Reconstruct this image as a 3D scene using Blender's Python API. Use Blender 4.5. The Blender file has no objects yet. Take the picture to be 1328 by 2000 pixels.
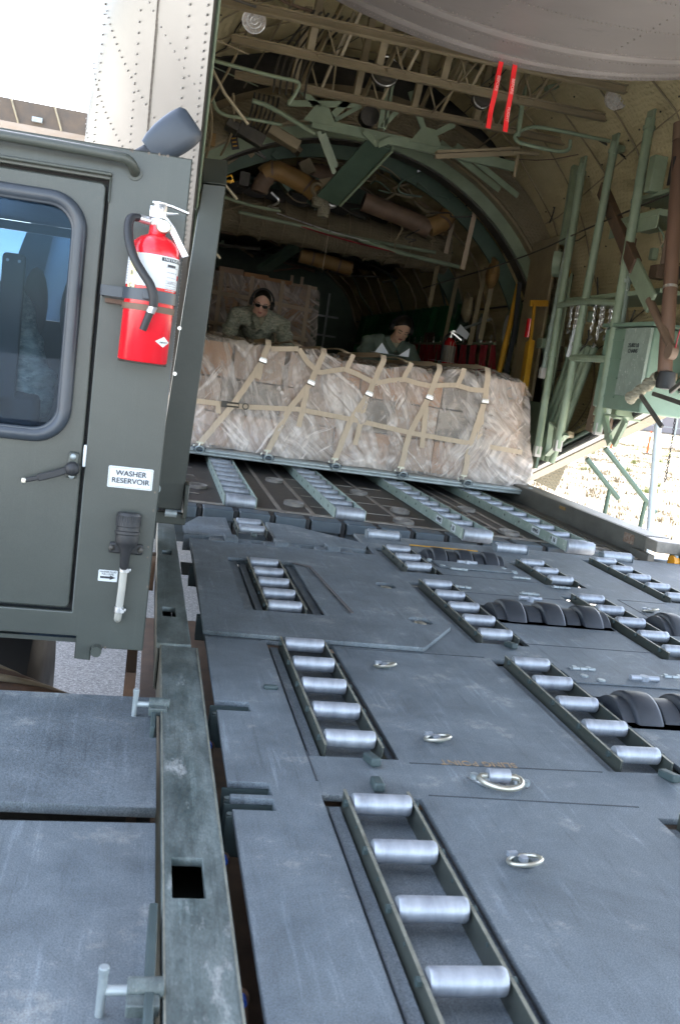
import bpy, bmesh, math, random
from mathutils import Vector, Matrix, noise
R=math.radians
rnd=random.Random(7)
scn=bpy.context.scene
# ---------------- camera ----------------
cd=bpy.data.cameras.new("camera"); cam=bpy.data.objects.new("camera",cd); scn.collection.objects.link(cam)
cd.sensor_fit='VERTICAL'; cd.sensor_height=36; cd.lens=34.2; cd.clip_start=0.05; cd.clip_end=3000
M=Matrix(((0.97519,-0.09681,-0.19907,0),(-0.18103,0.16879,-0.96889,0),(0.12739,0.98089,0.14708,0.8),(0,0,0,1)))
loc=M.to_translation(); q=M.to_3x3().to_quaternion(); cam.rotation_mode='QUATERNION'; cam.rotation_quaternion=q; cam.location=loc
cd.dof.use_dof=True; cd.dof.focus_distance=3.6; cd.dof.aperture_fstop=9
scn.camera=cam
# ---------------- world / sun ----------------
w=bpy.data.worlds.new("World"); scn.world=w; w.use_nodes=True
nt=w.node_tree; bg=nt.nodes['Background']; sky=nt.nodes.new('ShaderNodeTexSky'); sky.sky_type='NISHITA'
SUN_EL=46; SUN_AZ=14      # azimuth measured from +Y (into the aircraft) towards +X
sky.sun_disc=False; sky.sun_elevation=R(SUN_EL); sky.sun_rotation=R(SUN_AZ); sky.air_density=1.0; sky.dust_density=1.5
# thin high cloud: a broken white layer mixed into the sky
geo=nt.nodes.new('ShaderNodeTexCoord'); mp=nt.nodes.new('ShaderNodeMapping'); mp.inputs['Scale'].default_value=(1.2,1.2,6)
cn=nt.nodes.new('ShaderNodeTexNoise'); cn.inputs['Scale'].default_value=2.6; cn.inputs['Detail'].default_value=6
cr=nt.nodes.new('ShaderNodeValToRGB'); cr.color_ramp.elements[0].position=0.38; cr.color_ramp.elements[1].position=0.7
cr.color_ramp.elements[0].color=(0,0,0,1); cr.color_ramp.elements[1].color=(.75,.75,.75,1)
mx=nt.nodes.new('ShaderNodeMix'); mx.data_type='RGBA'; mx.inputs[7].default_value=(4.2,4.2,4.3,1)
L=nt.links.new
L(geo.outputs['Generated'],mp.inputs[0]); L(mp.outputs[0],cn.inputs[0]); L(cn.outputs[0],cr.inputs[0]); L(cr.outputs[0],mx.inputs[0])
L(sky.outputs[0],mx.inputs[6]); L(mx.outputs[2],bg.inputs[0]); bg.inputs[1].default_value=0.15
sd=bpy.data.lights.new("sun",'SUN'); sd.energy=5.0; sd.angle=R(0.5); sd.color=(1,.95,.87)
so=bpy.data.objects.new("sun",sd); scn.collection.objects.link(so)
dv=Vector((math.sin(R(SUN_AZ))*math.cos(R(SUN_EL)),math.cos(R(SUN_AZ))*math.cos(R(SUN_EL)),math.sin(R(SUN_EL))))
so.rotation_mode='QUATERNION'; so.rotation_quaternion=dv.to_track_quat('Z','Y'); so.location=(0,0,30)
vs=scn.view_settings; vs.view_transform='Standard'; vs.look='None'; vs.exposure=3.0; vs.gamma=1
scn.render.film_transparent=False
scn.cycles.max_bounces=10; scn.cycles.diffuse_bounces=7; scn.cycles.sample_clamp_indirect=6; scn.cycles.transparent_max_bounces=12; scn.cycles.use_denoising=True

# ---------------- helpers ----------------
def nd(m,t,**k):
    n=m.node_tree.nodes.new(t)
    for a,b in k.items(): setattr(n,a,b)
    return n
def mat(name,c1,c2=None,sc=6,rough=.55,metal=0,bump=0,bsc=60,c3=None,sc3=1.2,thr=.55,stretch=(1,1,1),rv=.12,spec=.5,detail=6,grain=0,stain=0,scr=0,scrs=(70,2.5,2.5)):
    m=bpy.data.materials.new(name); m.use_nodes=True; N=m.node_tree; b=N.nodes['Principled BSDF']
    c1=(*c1,1); c2=(*(c2 or [x*.75 for x in c1[:3]]),1)
    tc=nd(m,'ShaderNodeTexCoord'); mp=nd(m,'ShaderNodeMapping'); mp.inputs['Scale'].default_value=stretch
    N.links.new(tc.outputs['Object'],mp.inputs[0])
    n1=nd(m,'ShaderNodeTexNoise'); n1.inputs['Scale'].default_value=sc; n1.inputs['Detail'].default_value=detail; n1.inputs['Roughness'].default_value=.65
    N.links.new(mp.outputs[0],n1.inputs[0])
    r=nd(m,'ShaderNodeValToRGB'); r.color_ramp.elements[0].position=.32; r.color_ramp.elements[1].position=.68
    r.color_ramp.elements[0].color=c2; r.color_ramp.elements[1].color=c1
    N.links.new(n1.outputs[0],r.inputs[0]); out=r.outputs[0]
    if c3:
        n3=nd(m,'ShaderNodeTexNoise'); n3.inputs['Scale'].default_value=sc3; n3.inputs['Detail'].default_value=8; n3.inputs['Roughness'].default_value=.75
        N.links.new(mp.outputs[0],n3.inputs[0])
        r3=nd(m,'ShaderNodeValToRGB'); r3.color_ramp.elements[0].position=thr; r3.color_ramp.elements[1].position=thr+.07
        N.links.new(n3.outputs[0],r3.inputs[0])
        mx=nd(m,'ShaderNodeMix',data_type='RGBA'); mx.inputs[7].default_value=(*c3,1)
        N.links.new(r3.outputs[0],mx.inputs[0]); N.links.new(out,mx.inputs[6]); out=mx.outputs[2]
    if stain:
        n4=nd(m,'ShaderNodeTexNoise'); n4.inputs['Scale'].default_value=sc*.45; n4.inputs['Detail'].default_value=12; n4.inputs['Roughness'].default_value=.8; n4.inputs['Distortion'].default_value=.6
        N.links.new(mp.outputs[0],n4.inputs[0]); r4=nd(m,'ShaderNodeMapRange'); r4.inputs[1].default_value=.35; r4.inputs[2].default_value=.65; r4.inputs[3].default_value=1-stain; r4.inputs[4].default_value=1+stain*.6
        N.links.new(n4.outputs[0],r4.inputs[0]); v=nd(m,'ShaderNodeVectorMath',operation='SCALE'); N.links.new(out,v.inputs[0]); N.links.new(r4.outputs[0],v.inputs['Scale']); out=v.outputs[0]
    if scr:
        m6=nd(m,'ShaderNodeMapping'); m6.inputs['Scale'].default_value=scrs; m6.inputs['Rotation'].default_value=(0,0,.05); N.links.new(tc.outputs['Object'],m6.inputs[0])
        n6=nd(m,'ShaderNodeTexNoise'); n6.inputs['Scale'].default_value=1; n6.inputs['Detail'].default_value=6; n6.inputs['Roughness'].default_value=.7; N.links.new(m6.outputs[0],n6.inputs[0])
        r6=nd(m,'ShaderNodeMapRange'); r6.inputs[1].default_value=.57; r6.inputs[2].default_value=.72; r6.inputs[3].default_value=1; r6.inputs[4].default_value=1+scr
        N.links.new(n6.outputs[0],r6.inputs[0]); v=nd(m,'ShaderNodeVectorMath',operation='SCALE'); N.links.new(out,v.inputs[0]); N.links.new(r6.outputs[0],v.inputs['Scale']); out=v.outputs[0]
        r7=nd(m,'ShaderNodeMapRange'); r7.inputs[1].default_value=.30; r7.inputs[2].default_value=.43; r7.inputs[3].default_value=1-scr*.6; r7.inputs[4].default_value=1
        N.links.new(n6.outputs[0],r7.inputs[0]); v=nd(m,'ShaderNodeVectorMath',operation='SCALE'); N.links.new(out,v.inputs[0]); N.links.new(r7.outputs[0],v.inputs['Scale']); out=v.outputs[0]
    if grain:
        n5=nd(m,'ShaderNodeTexNoise'); n5.inputs['Scale'].default_value=420; n5.inputs['Detail'].default_value=2
        N.links.new(mp.outputs[0],n5.inputs[0]); r5=nd(m,'ShaderNodeMapRange'); r5.inputs[1].default_value=.3; r5.inputs[2].default_value=.7; r5.inputs[3].default_value=1-grain; r5.inputs[4].default_value=1+grain
        N.links.new(n5.outputs[0],r5.inputs[0]); v=nd(m,'ShaderNodeVectorMath',operation='SCALE'); N.links.new(out,v.inputs[0]); N.links.new(r5.outputs[0],v.inputs['Scale']); out=v.outputs[0]
    N.links.new(out,b.inputs['Base Color'])
    mr=nd(m,'ShaderNodeMapRange'); mr.inputs[3].default_value=max(.05,rough-rv); mr.inputs[4].default_value=min(1,rough+rv)
    N.links.new(n1.outputs[0],mr.inputs[0]); N.links.new(mr.outputs[0],b.inputs['Roughness'])
    b.inputs['Metallic'].default_value=metal
    b.inputs['Specular IOR Level'].default_value=spec
    if bump:
        n2=nd(m,'ShaderNodeTexNoise'); n2.inputs['Scale'].default_value=bsc; n2.inputs['Detail'].default_value=4
        N.links.new(mp.outputs[0],n2.inputs[0])
        bp=nd(m,'ShaderNodeBump'); bp.inputs['Strength'].default_value=bump; bp.inputs['Distance'].default_value=.01
        N.links.new(n2.outputs[0],bp.inputs['Height']); N.links.new(bp.outputs[0],b.inputs['Normal'])
    return m
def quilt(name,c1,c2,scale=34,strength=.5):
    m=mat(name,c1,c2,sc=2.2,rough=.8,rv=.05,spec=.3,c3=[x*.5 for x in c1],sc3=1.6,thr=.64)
    N=m.node_tree; b=N.nodes['Principled BSDF']
    tc=nd(m,'ShaderNodeTexCoord')
    wv=nd(m,'ShaderNodeTexWave',wave_type='BANDS',bands_direction='DIAGONAL'); wv.inputs['Scale'].default_value=scale*.5; wv.inputs['Distortion'].default_value=3.5; wv.inputs['Detail'].default_value=1; wv.inputs['Detail Scale'].default_value=4
    wz=nd(m,'ShaderNodeTexWave',wave_type='BANDS',bands_direction='Z'); wz.inputs['Scale'].default_value=scale*.35; wz.inputs['Distortion'].default_value=2
    for q in (wv,wz): N.links.new(tc.outputs['Object'],q.inputs[0])
    ns=nd(m,'ShaderNodeTexNoise'); ns.inputs['Scale'].default_value=3; N.links.new(tc.outputs['Object'],ns.inputs[0])
    a=nd(m,'ShaderNodeMath',operation='MULTIPLY'); N.links.new(wv.outputs[1],a.inputs[0]); N.links.new(wz.outputs[1],a.inputs[1])
    ad=nd(m,'ShaderNodeMath',operation='MULTIPLY_ADD'); N.links.new(ns.outputs[0],ad.inputs[0]); ad.inputs[1].default_value=3; N.links.new(a.outputs[0],ad.inputs[2])
    bp=nd(m,'ShaderNodeBump'); bp.inputs['Strength'].default_value=strength; bp.inputs['Distance'].default_value=.02
    N.links.new(ad.outputs[0],bp.inputs['Height']); N.links.new(bp.outputs[0],b.inputs['Normal'])
    return m
class MB:
    def __init__(s): s.b=bmesh.new()
    def box(s,c,d,rot=None):
        m=Matrix.Translation(c)
        if rot is not None: m=m@(rot.to_4x4() if hasattr(rot,'to_4x4') else rot)
        bmesh.ops.create_cube(s.b,size=1,matrix=m@Matrix.Diagonal((*d,1))); return s
    def bb(s,x0,x1,y0,y1,z0,z1): return s.box(((x0+x1)/2,(y0+y1)/2,(z0+z1)/2),(x1-x0,y1-y0,z1-z0))
    def beam(s,a,b,wd,h,up=(0,0,1)):
        a=Vector(a);b=Vector(b);d=b-a;l=d.length;d.normalize();u=Vector(up)
        x=d.cross(u)
        if x.length<1e-4: x=d.cross(Vector((1,0,0)))
        x.normalize(); z=x.cross(d); m=Matrix((x,d,z)).transposed()
        return s.box((a+b)/2,(wd,l,h),m)
    def cyl(s,a,b,r,r2=None,n=14,caps=True):
        a=Vector(a);b=Vector(b);d=b-a
        m=Matrix.Translation((a+b)/2)@d.to_track_quat('Z','Y').to_matrix().to_4x4()
        bmesh.ops.create_cone(s.b,cap_ends=caps,segments=n,radius1=r,radius2=r if r2 is None else r2,depth=d.length,matrix=m); return s
    def sph(s,c,r,sc=(1,1,1),n=12,rot=None):
        m=Matrix.Translation(c)
        if rot is not None: m=m@rot.to_4x4()
        bmesh.ops.create_uvsphere(s.b,u_segments=n,v_segments=max(6,n*2//3),radius=r,matrix=m@Matrix.Diagonal((*sc,1))); return s
    def tube(s,pts,r,n=8,closed=False,smooth=0,flat=None):
        pts=[Vector(p) for p in pts]
        for _ in range(smooth):
            q=[pts[0]] if not closed else []
            for i in range(len(pts)-(0 if closed else 1)):
                a=pts[i];b=pts[(i+1)%len(pts)]; q+=[a*.75+b*.25,a*.25+b*.75]
            if not closed: q.append(pts[-1])
            pts=q
        rings=[];N=len(pts);x=None
        for i,p in enumerate(pts):
            if closed: d=pts[(i+1)%N]-pts[i-1]
            else: d=pts[min(i+1,N-1)]-pts[max(i-1,0)]
            d.normalize()
            if x is None:
                x=d.orthogonal().normalized()
                if flat: x=(Vector(flat)-d*d.dot(Vector(flat))).normalized()
            else:
                x=(x-d*d.dot(x)).normalized()
            y=d.cross(x)
            if flat: rings.append([s.b.verts.new(p+x*fx+y*fy) for fx,fy in ((r[0],r[1]),(-r[0],r[1]),(-r[0],-r[1]),(r[0],-r[1]))])
            else: rings.append([s.b.verts.new(p+(x*math.cos(2*math.pi*k/n)+y*math.sin(2*math.pi*k/n))*r) for k in range(n)])
        nn=4 if flat else n
        for i in range(N if closed else N-1):
            A=rings[i];B=rings[(i+1)%N]
            for k in range(nn): s.b.faces.new((A[k],A[(k+1)%nn],B[(k+1)%nn],B[k]))
        if not closed:
            s.b.faces.new(rings[0][::-1]); s.b.faces.new(rings[-1])
        return s
    def strap(s,pts,wd,th,nrm=(0,-1,0)):
        # flat webbing band through pts, its broad face towards nrm
        pts=[Vector(p) for p in pts]; nrm=Vector(nrm); rows=[]
        for i,p in enumerate(pts):
            d=(pts[min(i+1,len(pts)-1)]-pts[max(i-1,0)]).normalized(); sd=d.cross(nrm).normalized(); nn=sd.cross(d).normalized()
            rows.append([s.b.verts.new(p+sd*wd/2*a+nn*th/2*b) for a,b in ((-1,-1),(1,-1),(1,1),(-1,1))])
        for i in range(len(rows)-1):
            for k in range(4): s.b.faces.new((rows[i][k],rows[i][(k+1)%4],rows[i+1][(k+1)%4],rows[i+1][k]))
        s.b.faces.new(rows[0][::-1]); s.b.faces.new(rows[-1]); return s
    def lathe(s,prof,n=28,m=Matrix()):
        rings=[[s.b.verts.new(m@Vector((r*math.cos(2*math.pi*k/n),r*math.sin(2*math.pi*k/n),z))) for k in range(n)] for r,z in prof]
        for A,B in zip(rings,rings[1:]):
            for k in range(n): s.b.faces.new((A[k],A[(k+1)%n],B[(k+1)%n],B[k]))
        s.b.faces.new(rings[0][::-1]); s.b.faces.new(rings[-1]); return s
    def grid(s,rows):
        vs=[[s.b.verts.new(p) for p in r] for r in rows]
        for A,B in zip(vs,vs[1:]):
            for k in range(len(A)-1): s.b.faces.new((A[k],A[k+1],B[k+1],B[k]))
        return s
    def build(s,name,m,parent=None,smooth=None,bevel=0,loc=None):
        bmesh.ops.recalc_face_normals(s.b,faces=s.b.faces)
        me=bpy.data.meshes.new(name)
        if loc is not None: bmesh.ops.translate(s.b,verts=s.b.verts,vec=-Vector(loc))
        s.b.to_mesh(me); s.b.free()
        if smooth is None: smooth=40
        if smooth: me.shade_smooth(); me.set_sharp_from_angle(angle=R(smooth))
        me.materials.append(m)
        o=bpy.data.objects.new(name,me); scn.collection.objects.link(o)
        if loc is not None: o.location=loc
        if parent: 
            o.parent=parent
            if loc is None: o.location=-wpos(parent)
            else: o.location=Vector(loc)-wpos(parent)
        if bevel:
            bv=o.modifiers.new('bevel','BEVEL'); bv.width=bevel; bv.segments=2; bv.limit_method='ANGLE'; bv.angle_limit=R(40)
        return o
def wpos(o):
    p=Vector(o.location)
    while o.parent: o=o.parent; p+=Vector(o.location)
    return p
def tag(o,label,cat=None,group=None,kind=None):
    if label: o['label']=label
    if cat: o['category']=cat
    if group: o['group']=group
    if kind: o['kind']=kind
    return o
def thing(name,label,cat,loc,group=None):
    o=bpy.data.objects.new(name,None); o.empty_display_size=.1; scn.collection.objects.link(o); o.location=loc
    return tag(o,label,cat,group)
def copy_part(o,parent,off=(0,0,0)):
    c=o.copy(); scn.collection.objects.link(c); c.parent=parent; c.location=Vector(o.location)+Vector(off)
    for ch in o.children: copy_part(ch,c)
    return c
def rrect(x0,x1,y0,y1,r,n=6):
    P=[]
    for cx,cy,a0 in ((x1-r,y1-r,0),(x0+r,y1-r,90),(x0+r,y0+r,180),(x1-r,y0+r,270)):
        for k in range(n+1):
            a=R(a0+90*k/n); P.append((cx+r*math.cos(a),cy+r*math.sin(a)))
    return P
def rect(x0,x1,y0,y1): return [(x0,y0),(x1,y0),(x1,y1),(x0,y1)]
def sheet(name,outer,holes,top,th,m,parent,plane='Z',bev=.0015):
    """flat plate with holes. plane Z: outline in x,y, upper face at z=top; plane Y: outline in x,z, front face at y=top"""
    cu=bpy.data.curves.new(name,'CURVE'); cu.dimensions='2D'; cu.fill_mode='BOTH'; cu.extrude=th/2-bev; cu.bevel_depth=bev; cu.bevel_resolution=1; cu.offset=-bev
    for pts in [outer]+list(holes):
        sp=cu.splines.new('POLY'); sp.points.add(len(pts)-1)
        for i,p in enumerate(pts): sp.points[i].co=(p[0],p[1],0,1)
        sp.use_cyclic_u=True
    t=bpy.data.objects.new('tmp',cu); scn.collection.objects.link(t); bpy.context.view_layer.update()
    me=bpy.data.meshes.new_from_object(t.evaluated_get(bpy.context.evaluated_depsgraph_get()))
    bpy.data.objects.remove(t); bpy.data.curves.remove(cu)
    if plane=='Z': mm=Matrix.Translation((0,0,top-th/2))
    else: mm=Matrix(((1,0,0,0),(0,0,1,top+th/2),(0,1,0,0),(0,0,0,1)))
    me.transform(mm)
    b=bmesh.new(); b.from_mesh(me); bmesh.ops.remove_doubles(b,verts=b.verts,dist=1e-5); bmesh.ops.recalc_face_normals(b,faces=b.faces); b.to_mesh(me); b.free()
    me.materials.clear(); me.materials.append(m); me.name=name
    o=bpy.data.objects.new(name,me); scn.collection.objects.link(o)
    if parent: o.parent=parent; o.location=-wpos(parent)
    return o
def text(name,s,size,m,mtx,parent,ext=.0004,sx=1,spacing=1):
    cu=bpy.data.curves.new('t','FONT'); cu.body=s; cu.size=size; cu.extrude=ext; cu.align_x='CENTER'; cu.align_y='CENTER'; cu.space_character=spacing; cu.offset=size*.012
    t=bpy.data.objects.new('tmp',cu); scn.collection.objects.link(t); bpy.context.view_layer.update()
    me=bpy.data.meshes.new_from_object(t.evaluated_get(bpy.context.evaluated_depsgraph_get()))
    bpy.data.objects.remove(t); bpy.data.curves.remove(cu)
    me.transform(Matrix.Diagonal((sx,1,1,1))); me.transform(mtx); me.materials.clear(); me.materials.append(m); me.name=name
    o=bpy.data.objects.new(name,me); scn.collection.objects.link(o)
    if parent: o.parent=parent; o.location=-wpos(parent)
    return o
def facing_back(x,y,z,roll=0): # text plane facing -Y
    return Matrix.Translation((x,y,z))@Matrix.Rotation(R(90),4,'X')@Matrix.Rotation(R(roll),4,'Z')

# ---------------- materials ----------------
m_deck=mat('deck_paint',(.148,.172,.184),(.098,.118,.130),sc=6,rough=.66,bump=.12,bsc=320,c3=(.21,.225,.22),sc3=6,thr=.57,detail=9,grain=.4,stain=.26,scr=.5,scrs=(55,3,3))
m_olive=mat('olive_paint',(.052,.058,.048),(.038,.044,.036),sc=7,rough=.42,bump=.04,bsc=90,c3=(.11,.115,.085),sc3=9,thr=.66)
m_cab=mat('cab_paint',(.052,.058,.05),(.044,.05,.043),sc=2.5,rough=.36,bump=.02,bsc=60,c3=(.064,.07,.06),sc3=2.5,thr=.6,stain=.14,grain=.1,scr=.14,scrs=(50,50,2))
m_rail=mat('worn_rail_paint',(.17,.20,.19),(.05,.068,.065),sc=13,rough=.5,bump=.08,bsc=120,c3=(.27,.285,.27),sc3=9,thr=.56,stretch=(1,.35,1),grain=.2,stain=.5,scr=.6,scrs=(60,1.6,3))
m_steel=mat('zinc_steel',(.46,.49,.53),(.30,.325,.36),sc=14,rough=.52,metal=.6,bump=.05,bsc=150,stretch=(3,1,1))
m_ring=mat('plated_ring',(.62,.60,.5),(.42,.4,.33),sc=18,rough=.35,metal=.8)
m_edge=mat('bare_edge',(.34,.34,.28),(.2,.2,.16),sc=30,rough=.5,metal=.5)
m_black=mat('black_rubber',(.02,.021,.023),(.012,.012,.013),sc=9,rough=.55)
m_tyre=mat('grey_rubber',(.032,.037,.044),(.02,.024,.03),sc=9,rough=.5,bump=.05)
m_darkgreen=mat('recess_green',(.05,.075,.075),(.03,.045,.045),sc=8,rough=.55)
m_rust=mat('brown_primer',(.16,.095,.06),(.08,.05,.033),sc=12,rough=.6)
m_white=mat('white_label',(.62,.65,.66),(.55,.58,.59),sc=4,rough=.4)
m_ink=mat('black_ink',(.02,.02,.03),(.015,.015,.02),rough=.5)
m_blue=mat('blue_cap',(.02,.1,.5),(.02,.07,.35),rough=.3)
m_red=mat('extinguisher_red',(.68,.012,.022),(.58,.008,.016),sc=2,rough=.2,rv=.05,spec=.7)
m_lamp=mat('aluminium',(.8,.8,.8),(.55,.55,.55),sc=25,rough=.3,metal=.9)
m_green=mat('interior_green',(.27,.335,.235),(.19,.245,.165),sc=5,rough=.45,bump=.04,c3=(.40,.42,.32),sc3=13,thr=.63)
m_greend=mat('dark_green_frame',(.085,.135,.098),(.06,.1,.07),sc=5,rough=.5,c3=(.1,.13,.09),sc3=14,thr=.66)
m_brown=mat('tan_beam_paint',(.33,.27,.17),(.21,.17,.105),sc=7,rough=.5,bump=.05,stretch=(.4,1,1))
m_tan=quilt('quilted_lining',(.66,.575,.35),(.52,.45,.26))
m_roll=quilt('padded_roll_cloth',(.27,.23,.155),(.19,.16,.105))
m_tan2=quilt('quilted_lining_pale',(.36,.34,.26),(.27,.25,.18),scale=46,strength=.6)
m_duct=mat('ochre_duct',(.32,.19,.065),(.22,.13,.045),sc=6,rough=.6,bump=.2,bsc=30)
m_ductb=mat('brown_duct',(.19,.125,.085),(.12,.08,.055),sc=6,rough=.6,bump=.2,bsc=30)
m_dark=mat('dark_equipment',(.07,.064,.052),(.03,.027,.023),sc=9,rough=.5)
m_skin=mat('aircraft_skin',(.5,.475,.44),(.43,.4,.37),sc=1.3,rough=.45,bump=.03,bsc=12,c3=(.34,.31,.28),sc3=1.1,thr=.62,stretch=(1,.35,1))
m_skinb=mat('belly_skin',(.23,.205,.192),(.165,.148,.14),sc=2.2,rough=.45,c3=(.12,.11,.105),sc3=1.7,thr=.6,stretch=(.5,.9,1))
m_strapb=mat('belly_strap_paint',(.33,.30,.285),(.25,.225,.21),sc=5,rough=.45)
m_teal=mat('teal_box_paint',(.19,.28,.21),(.14,.215,.16),sc=4,rough=.4,c3=(.2,.32,.24),sc3=9,thr=.62)
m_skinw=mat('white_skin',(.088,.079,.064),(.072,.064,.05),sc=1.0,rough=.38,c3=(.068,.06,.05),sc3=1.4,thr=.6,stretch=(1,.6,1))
m_rivet=mat('rivets',(.4,.36,.32),(.2,.18,.16),sc=40,rough=.5)
m_yel=mat('yellow_pole',(.55,.3,.02),(.42,.2,.015),sc=5,rough=.4,c3=(.5,.5,.45),sc3=8,thr=.64)
m_curt=mat('green_curtain',(.03,.24,.10),(.02,.15,.06),sc=5,rough=.5)
m_redweb=mat('red_webbing',(.30,.018,.028),(.18,.01,.018),sc=20,rough=.7)
m_streamer=mat('red_streamer',(.85,.015,.02),(.75,.01,.015),sc=6,rough=.6)
m_strap=mat('tan_webbing',(.58,.47,.35),(.48,.38,.28),sc=60,rough=.8,stretch=(1,1,.2))
m_carton=mat('cardboard',(.50,.27,.14),(.38,.19,.095),sc=6,rough=.75)
m_carton2=mat('pale_cardboard',(.50,.36,.27),(.37,.25,.18),sc=4,rough=.75,c3=(.66,.6,.54),sc3=3,thr=.56)
m_cartong=mat('grey_carton',(.26,.23,.2),(.16,.14,.12),sc=4,rough=.75,c3=(.42,.36,.3),sc3=3,thr=.55)
m_pal=mat('pallet_alloy',(.42,.46,.46),(.26,.3,.31),sc=20,rough=.45,metal=.4,c3=(.6,.63,.6),sc3=25,thr=.6)
m_rampf=mat('ramp_tread',(.05,.043,.038),(.028,.025,.023),sc=6,rough=.55,bump=.15,bsc=160,c3=(.12,.1,.085),sc3=5,thr=.6)
m_rampm=mat('ramp_worn_metal',(.32,.29,.25),(.15,.135,.12),sc=12,rough=.5,metal=.2,stretch=(1,.4,1))
m_rampe=mat('ramp_edge_paint',(.075,.1,.12),(.05,.068,.082),sc=9,rough=.45,c3=(.5,.52,.5),sc3=18,thr=.66)
m_convg=mat('pale_green_rail',(.30,.36,.31),(.2,.25,.21),sc=12,rough=.5,c3=(.52,.55,.5),sc3=26,thr=.58)
m_paper=mat('paper',(.75,.77,.82),(.7,.72,.78),rough=.7)
m_orange=mat('orange_plastic',(.75,.13,.03),(.65,.1,.02),rough=.5)
m_seal=mat('window_rubber',(.045,.055,.068),(.03,.037,.046),sc=5,rough=.38)
m_gold=mat('stencil_orange',(.40,.25,.12),(.15,.15,.13),sc=60,rough=.7)
def camo():
    m=mat('camouflage_cloth',(.50,.51,.42),(.15,.18,.145),sc=30,rough=.85,c3=(.56,.52,.43),sc3=24,thr=.52,stretch=(1,1,2.4),spec=.2,bump=.3,bsc=25)
    return m
m_camo=camo()
m_fleece=mat('sage_fleece',(.19,.24,.205),(.13,.165,.14),sc=8,rough=.95,spec=.15,bump=.4,bsc=22)
m_tee=mat('tan_undershirt',(.4,.37,.27),(.33,.3,.22),sc=20,rough=.9)
m_hair=mat('dark_hair',(.02,.015,.013),(.012,.009,.008),sc=60,rough=.45)
def skinmat(name,c,mouth,axis):
    m=mat(name,c,[x*.82 for x in c],sc=9,rough=.45,rv=.05)
    return m
def film():
    m=bpy.data.materials.new('plastic_film'); m.use_nodes=True; N=m.node_tree; b=N.nodes['Principled BSDF']; o=N.nodes['Material Output']; lk=N.links.new
    tc=nd(m,'ShaderNodeTexCoord')
    wn=nd(m,'ShaderNodeTexNoise'); wn.inputs['Scale'].default_value=1.6; wn.inputs['Detail'].default_value=2; lk(tc.outputs['Object'],wn.inputs[0])
    va=nd(m,'ShaderNodeVectorMath',operation='MULTIPLY_ADD'); lk(wn.outputs['Color'],va.inputs[0]); va.inputs[1].default_value=(.28,.1,.28); lk(tc.outputs['Object'],va.inputs[2])
    outs=[];fine=[]
    for rot,sca in ((R(60),(17,5,1.0)),(R(-28),(24,5,1.2)),(R(22),(14,5,1.6))):
        m0=nd(m,'ShaderNodeMapping'); m0.inputs['Rotation'].default_value=(0,rot,0); mp=nd(m,'ShaderNodeMapping'); mp.inputs['Scale'].default_value=sca
        n=nd(m,'ShaderNodeTexNoise'); n.inputs['Scale'].default_value=1.0; n.inputs['Detail'].default_value=5; n.inputs['Roughness'].default_value=.62; n.inputs['Distortion'].default_value=.3
        lk(va.outputs[0],m0.inputs[0]); lk(m0.outputs[0],mp.inputs[0]); lk(mp.outputs[0],n.inputs[0]); outs.append(n.outputs[0])
    def sel(sc,off,lo,hi):
        q=nd(m,'ShaderNodeMapping'); q.inputs['Location'].default_value=(off,off,off); s=nd(m,'ShaderNodeTexNoise'); s.inputs['Scale'].default_value=sc; s.inputs['Detail'].default_value=1; lk(tc.outputs['Object'],q.inputs[0]); lk(q.outputs[0],s.inputs[0])
        r=nd(m,'ShaderNodeMapRange'); r.inputs[1].default_value=lo; r.inputs[2].default_value=hi; lk(s.outputs[0],r.inputs[0]); return r.outputs[0]
    def mixf(f,a,b_):
        x=nd(m,'ShaderNodeMix',data_type='FLOAT'); lk(f,x.inputs[0]); lk(a,x.inputs[2]); lk(b_,x.inputs[3]); return x.outputs[0]
    st=mixf(sel(2.3,3,.47,.53),mixf(sel(1.9,9,.47,.53),outs[0],outs[1]),outs[2])
    r=nd(m,'ShaderNodeMapRange'); r.inputs[1].default_value=.44; r.inputs[2].default_value=.62; r.inputs[3].default_value=.16; r.inputs[4].default_value=.60; lk(st,r.inputs[0])
    # narrow creases, sharper than the broad folds; their glints are painted in as opacity
    ms_=nd(m,'ShaderNodeMapping'); ms_.inputs['Scale'].default_value=(2.1,1,2.1); lk(va.outputs[0],ms_.inputs[0]); cre=[]
    for rot,sca in ((R(48),(30,5,1.4)),(R(-36),(34,5,1.6))):
        m0=nd(m,'ShaderNodeMapping'); m0.inputs['Rotation'].default_value=(0,rot,0); mp=nd(m,'ShaderNodeMapping'); mp.inputs['Scale'].default_value=sca; n=nd(m,'ShaderNodeTexNoise'); n.inputs['Scale'].default_value=1.0; n.inputs['Detail'].default_value=2
        lk(va.outputs[0],m0.inputs[0]); lk(m0.outputs[0],mp.inputs[0]); lk(mp.outputs[0],n.inputs[0]); cre.append(n.outputs[0])
    cm=mixf(sel(2.7,6,.45,.55),cre[0],cre[1]); cr_=nd(m,'ShaderNodeMapRange'); cr_.inputs[1].default_value=.60; cr_.inputs[2].default_value=.68; cr_.inputs[3].default_value=0; cr_.inputs[4].default_value=.5; lk(cm,cr_.inputs[0])
    st2=nd(m,'ShaderNodeMath',operation='ADD'); lk(st,st2.inputs[0]); lk(cm,st2.inputs[1])
    rr=nd(m,'ShaderNodeMath',operation='ADD'); lk(r.outputs[0],rr.inputs[0]); lk(cr_.outputs[0],rr.inputs[1])
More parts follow.
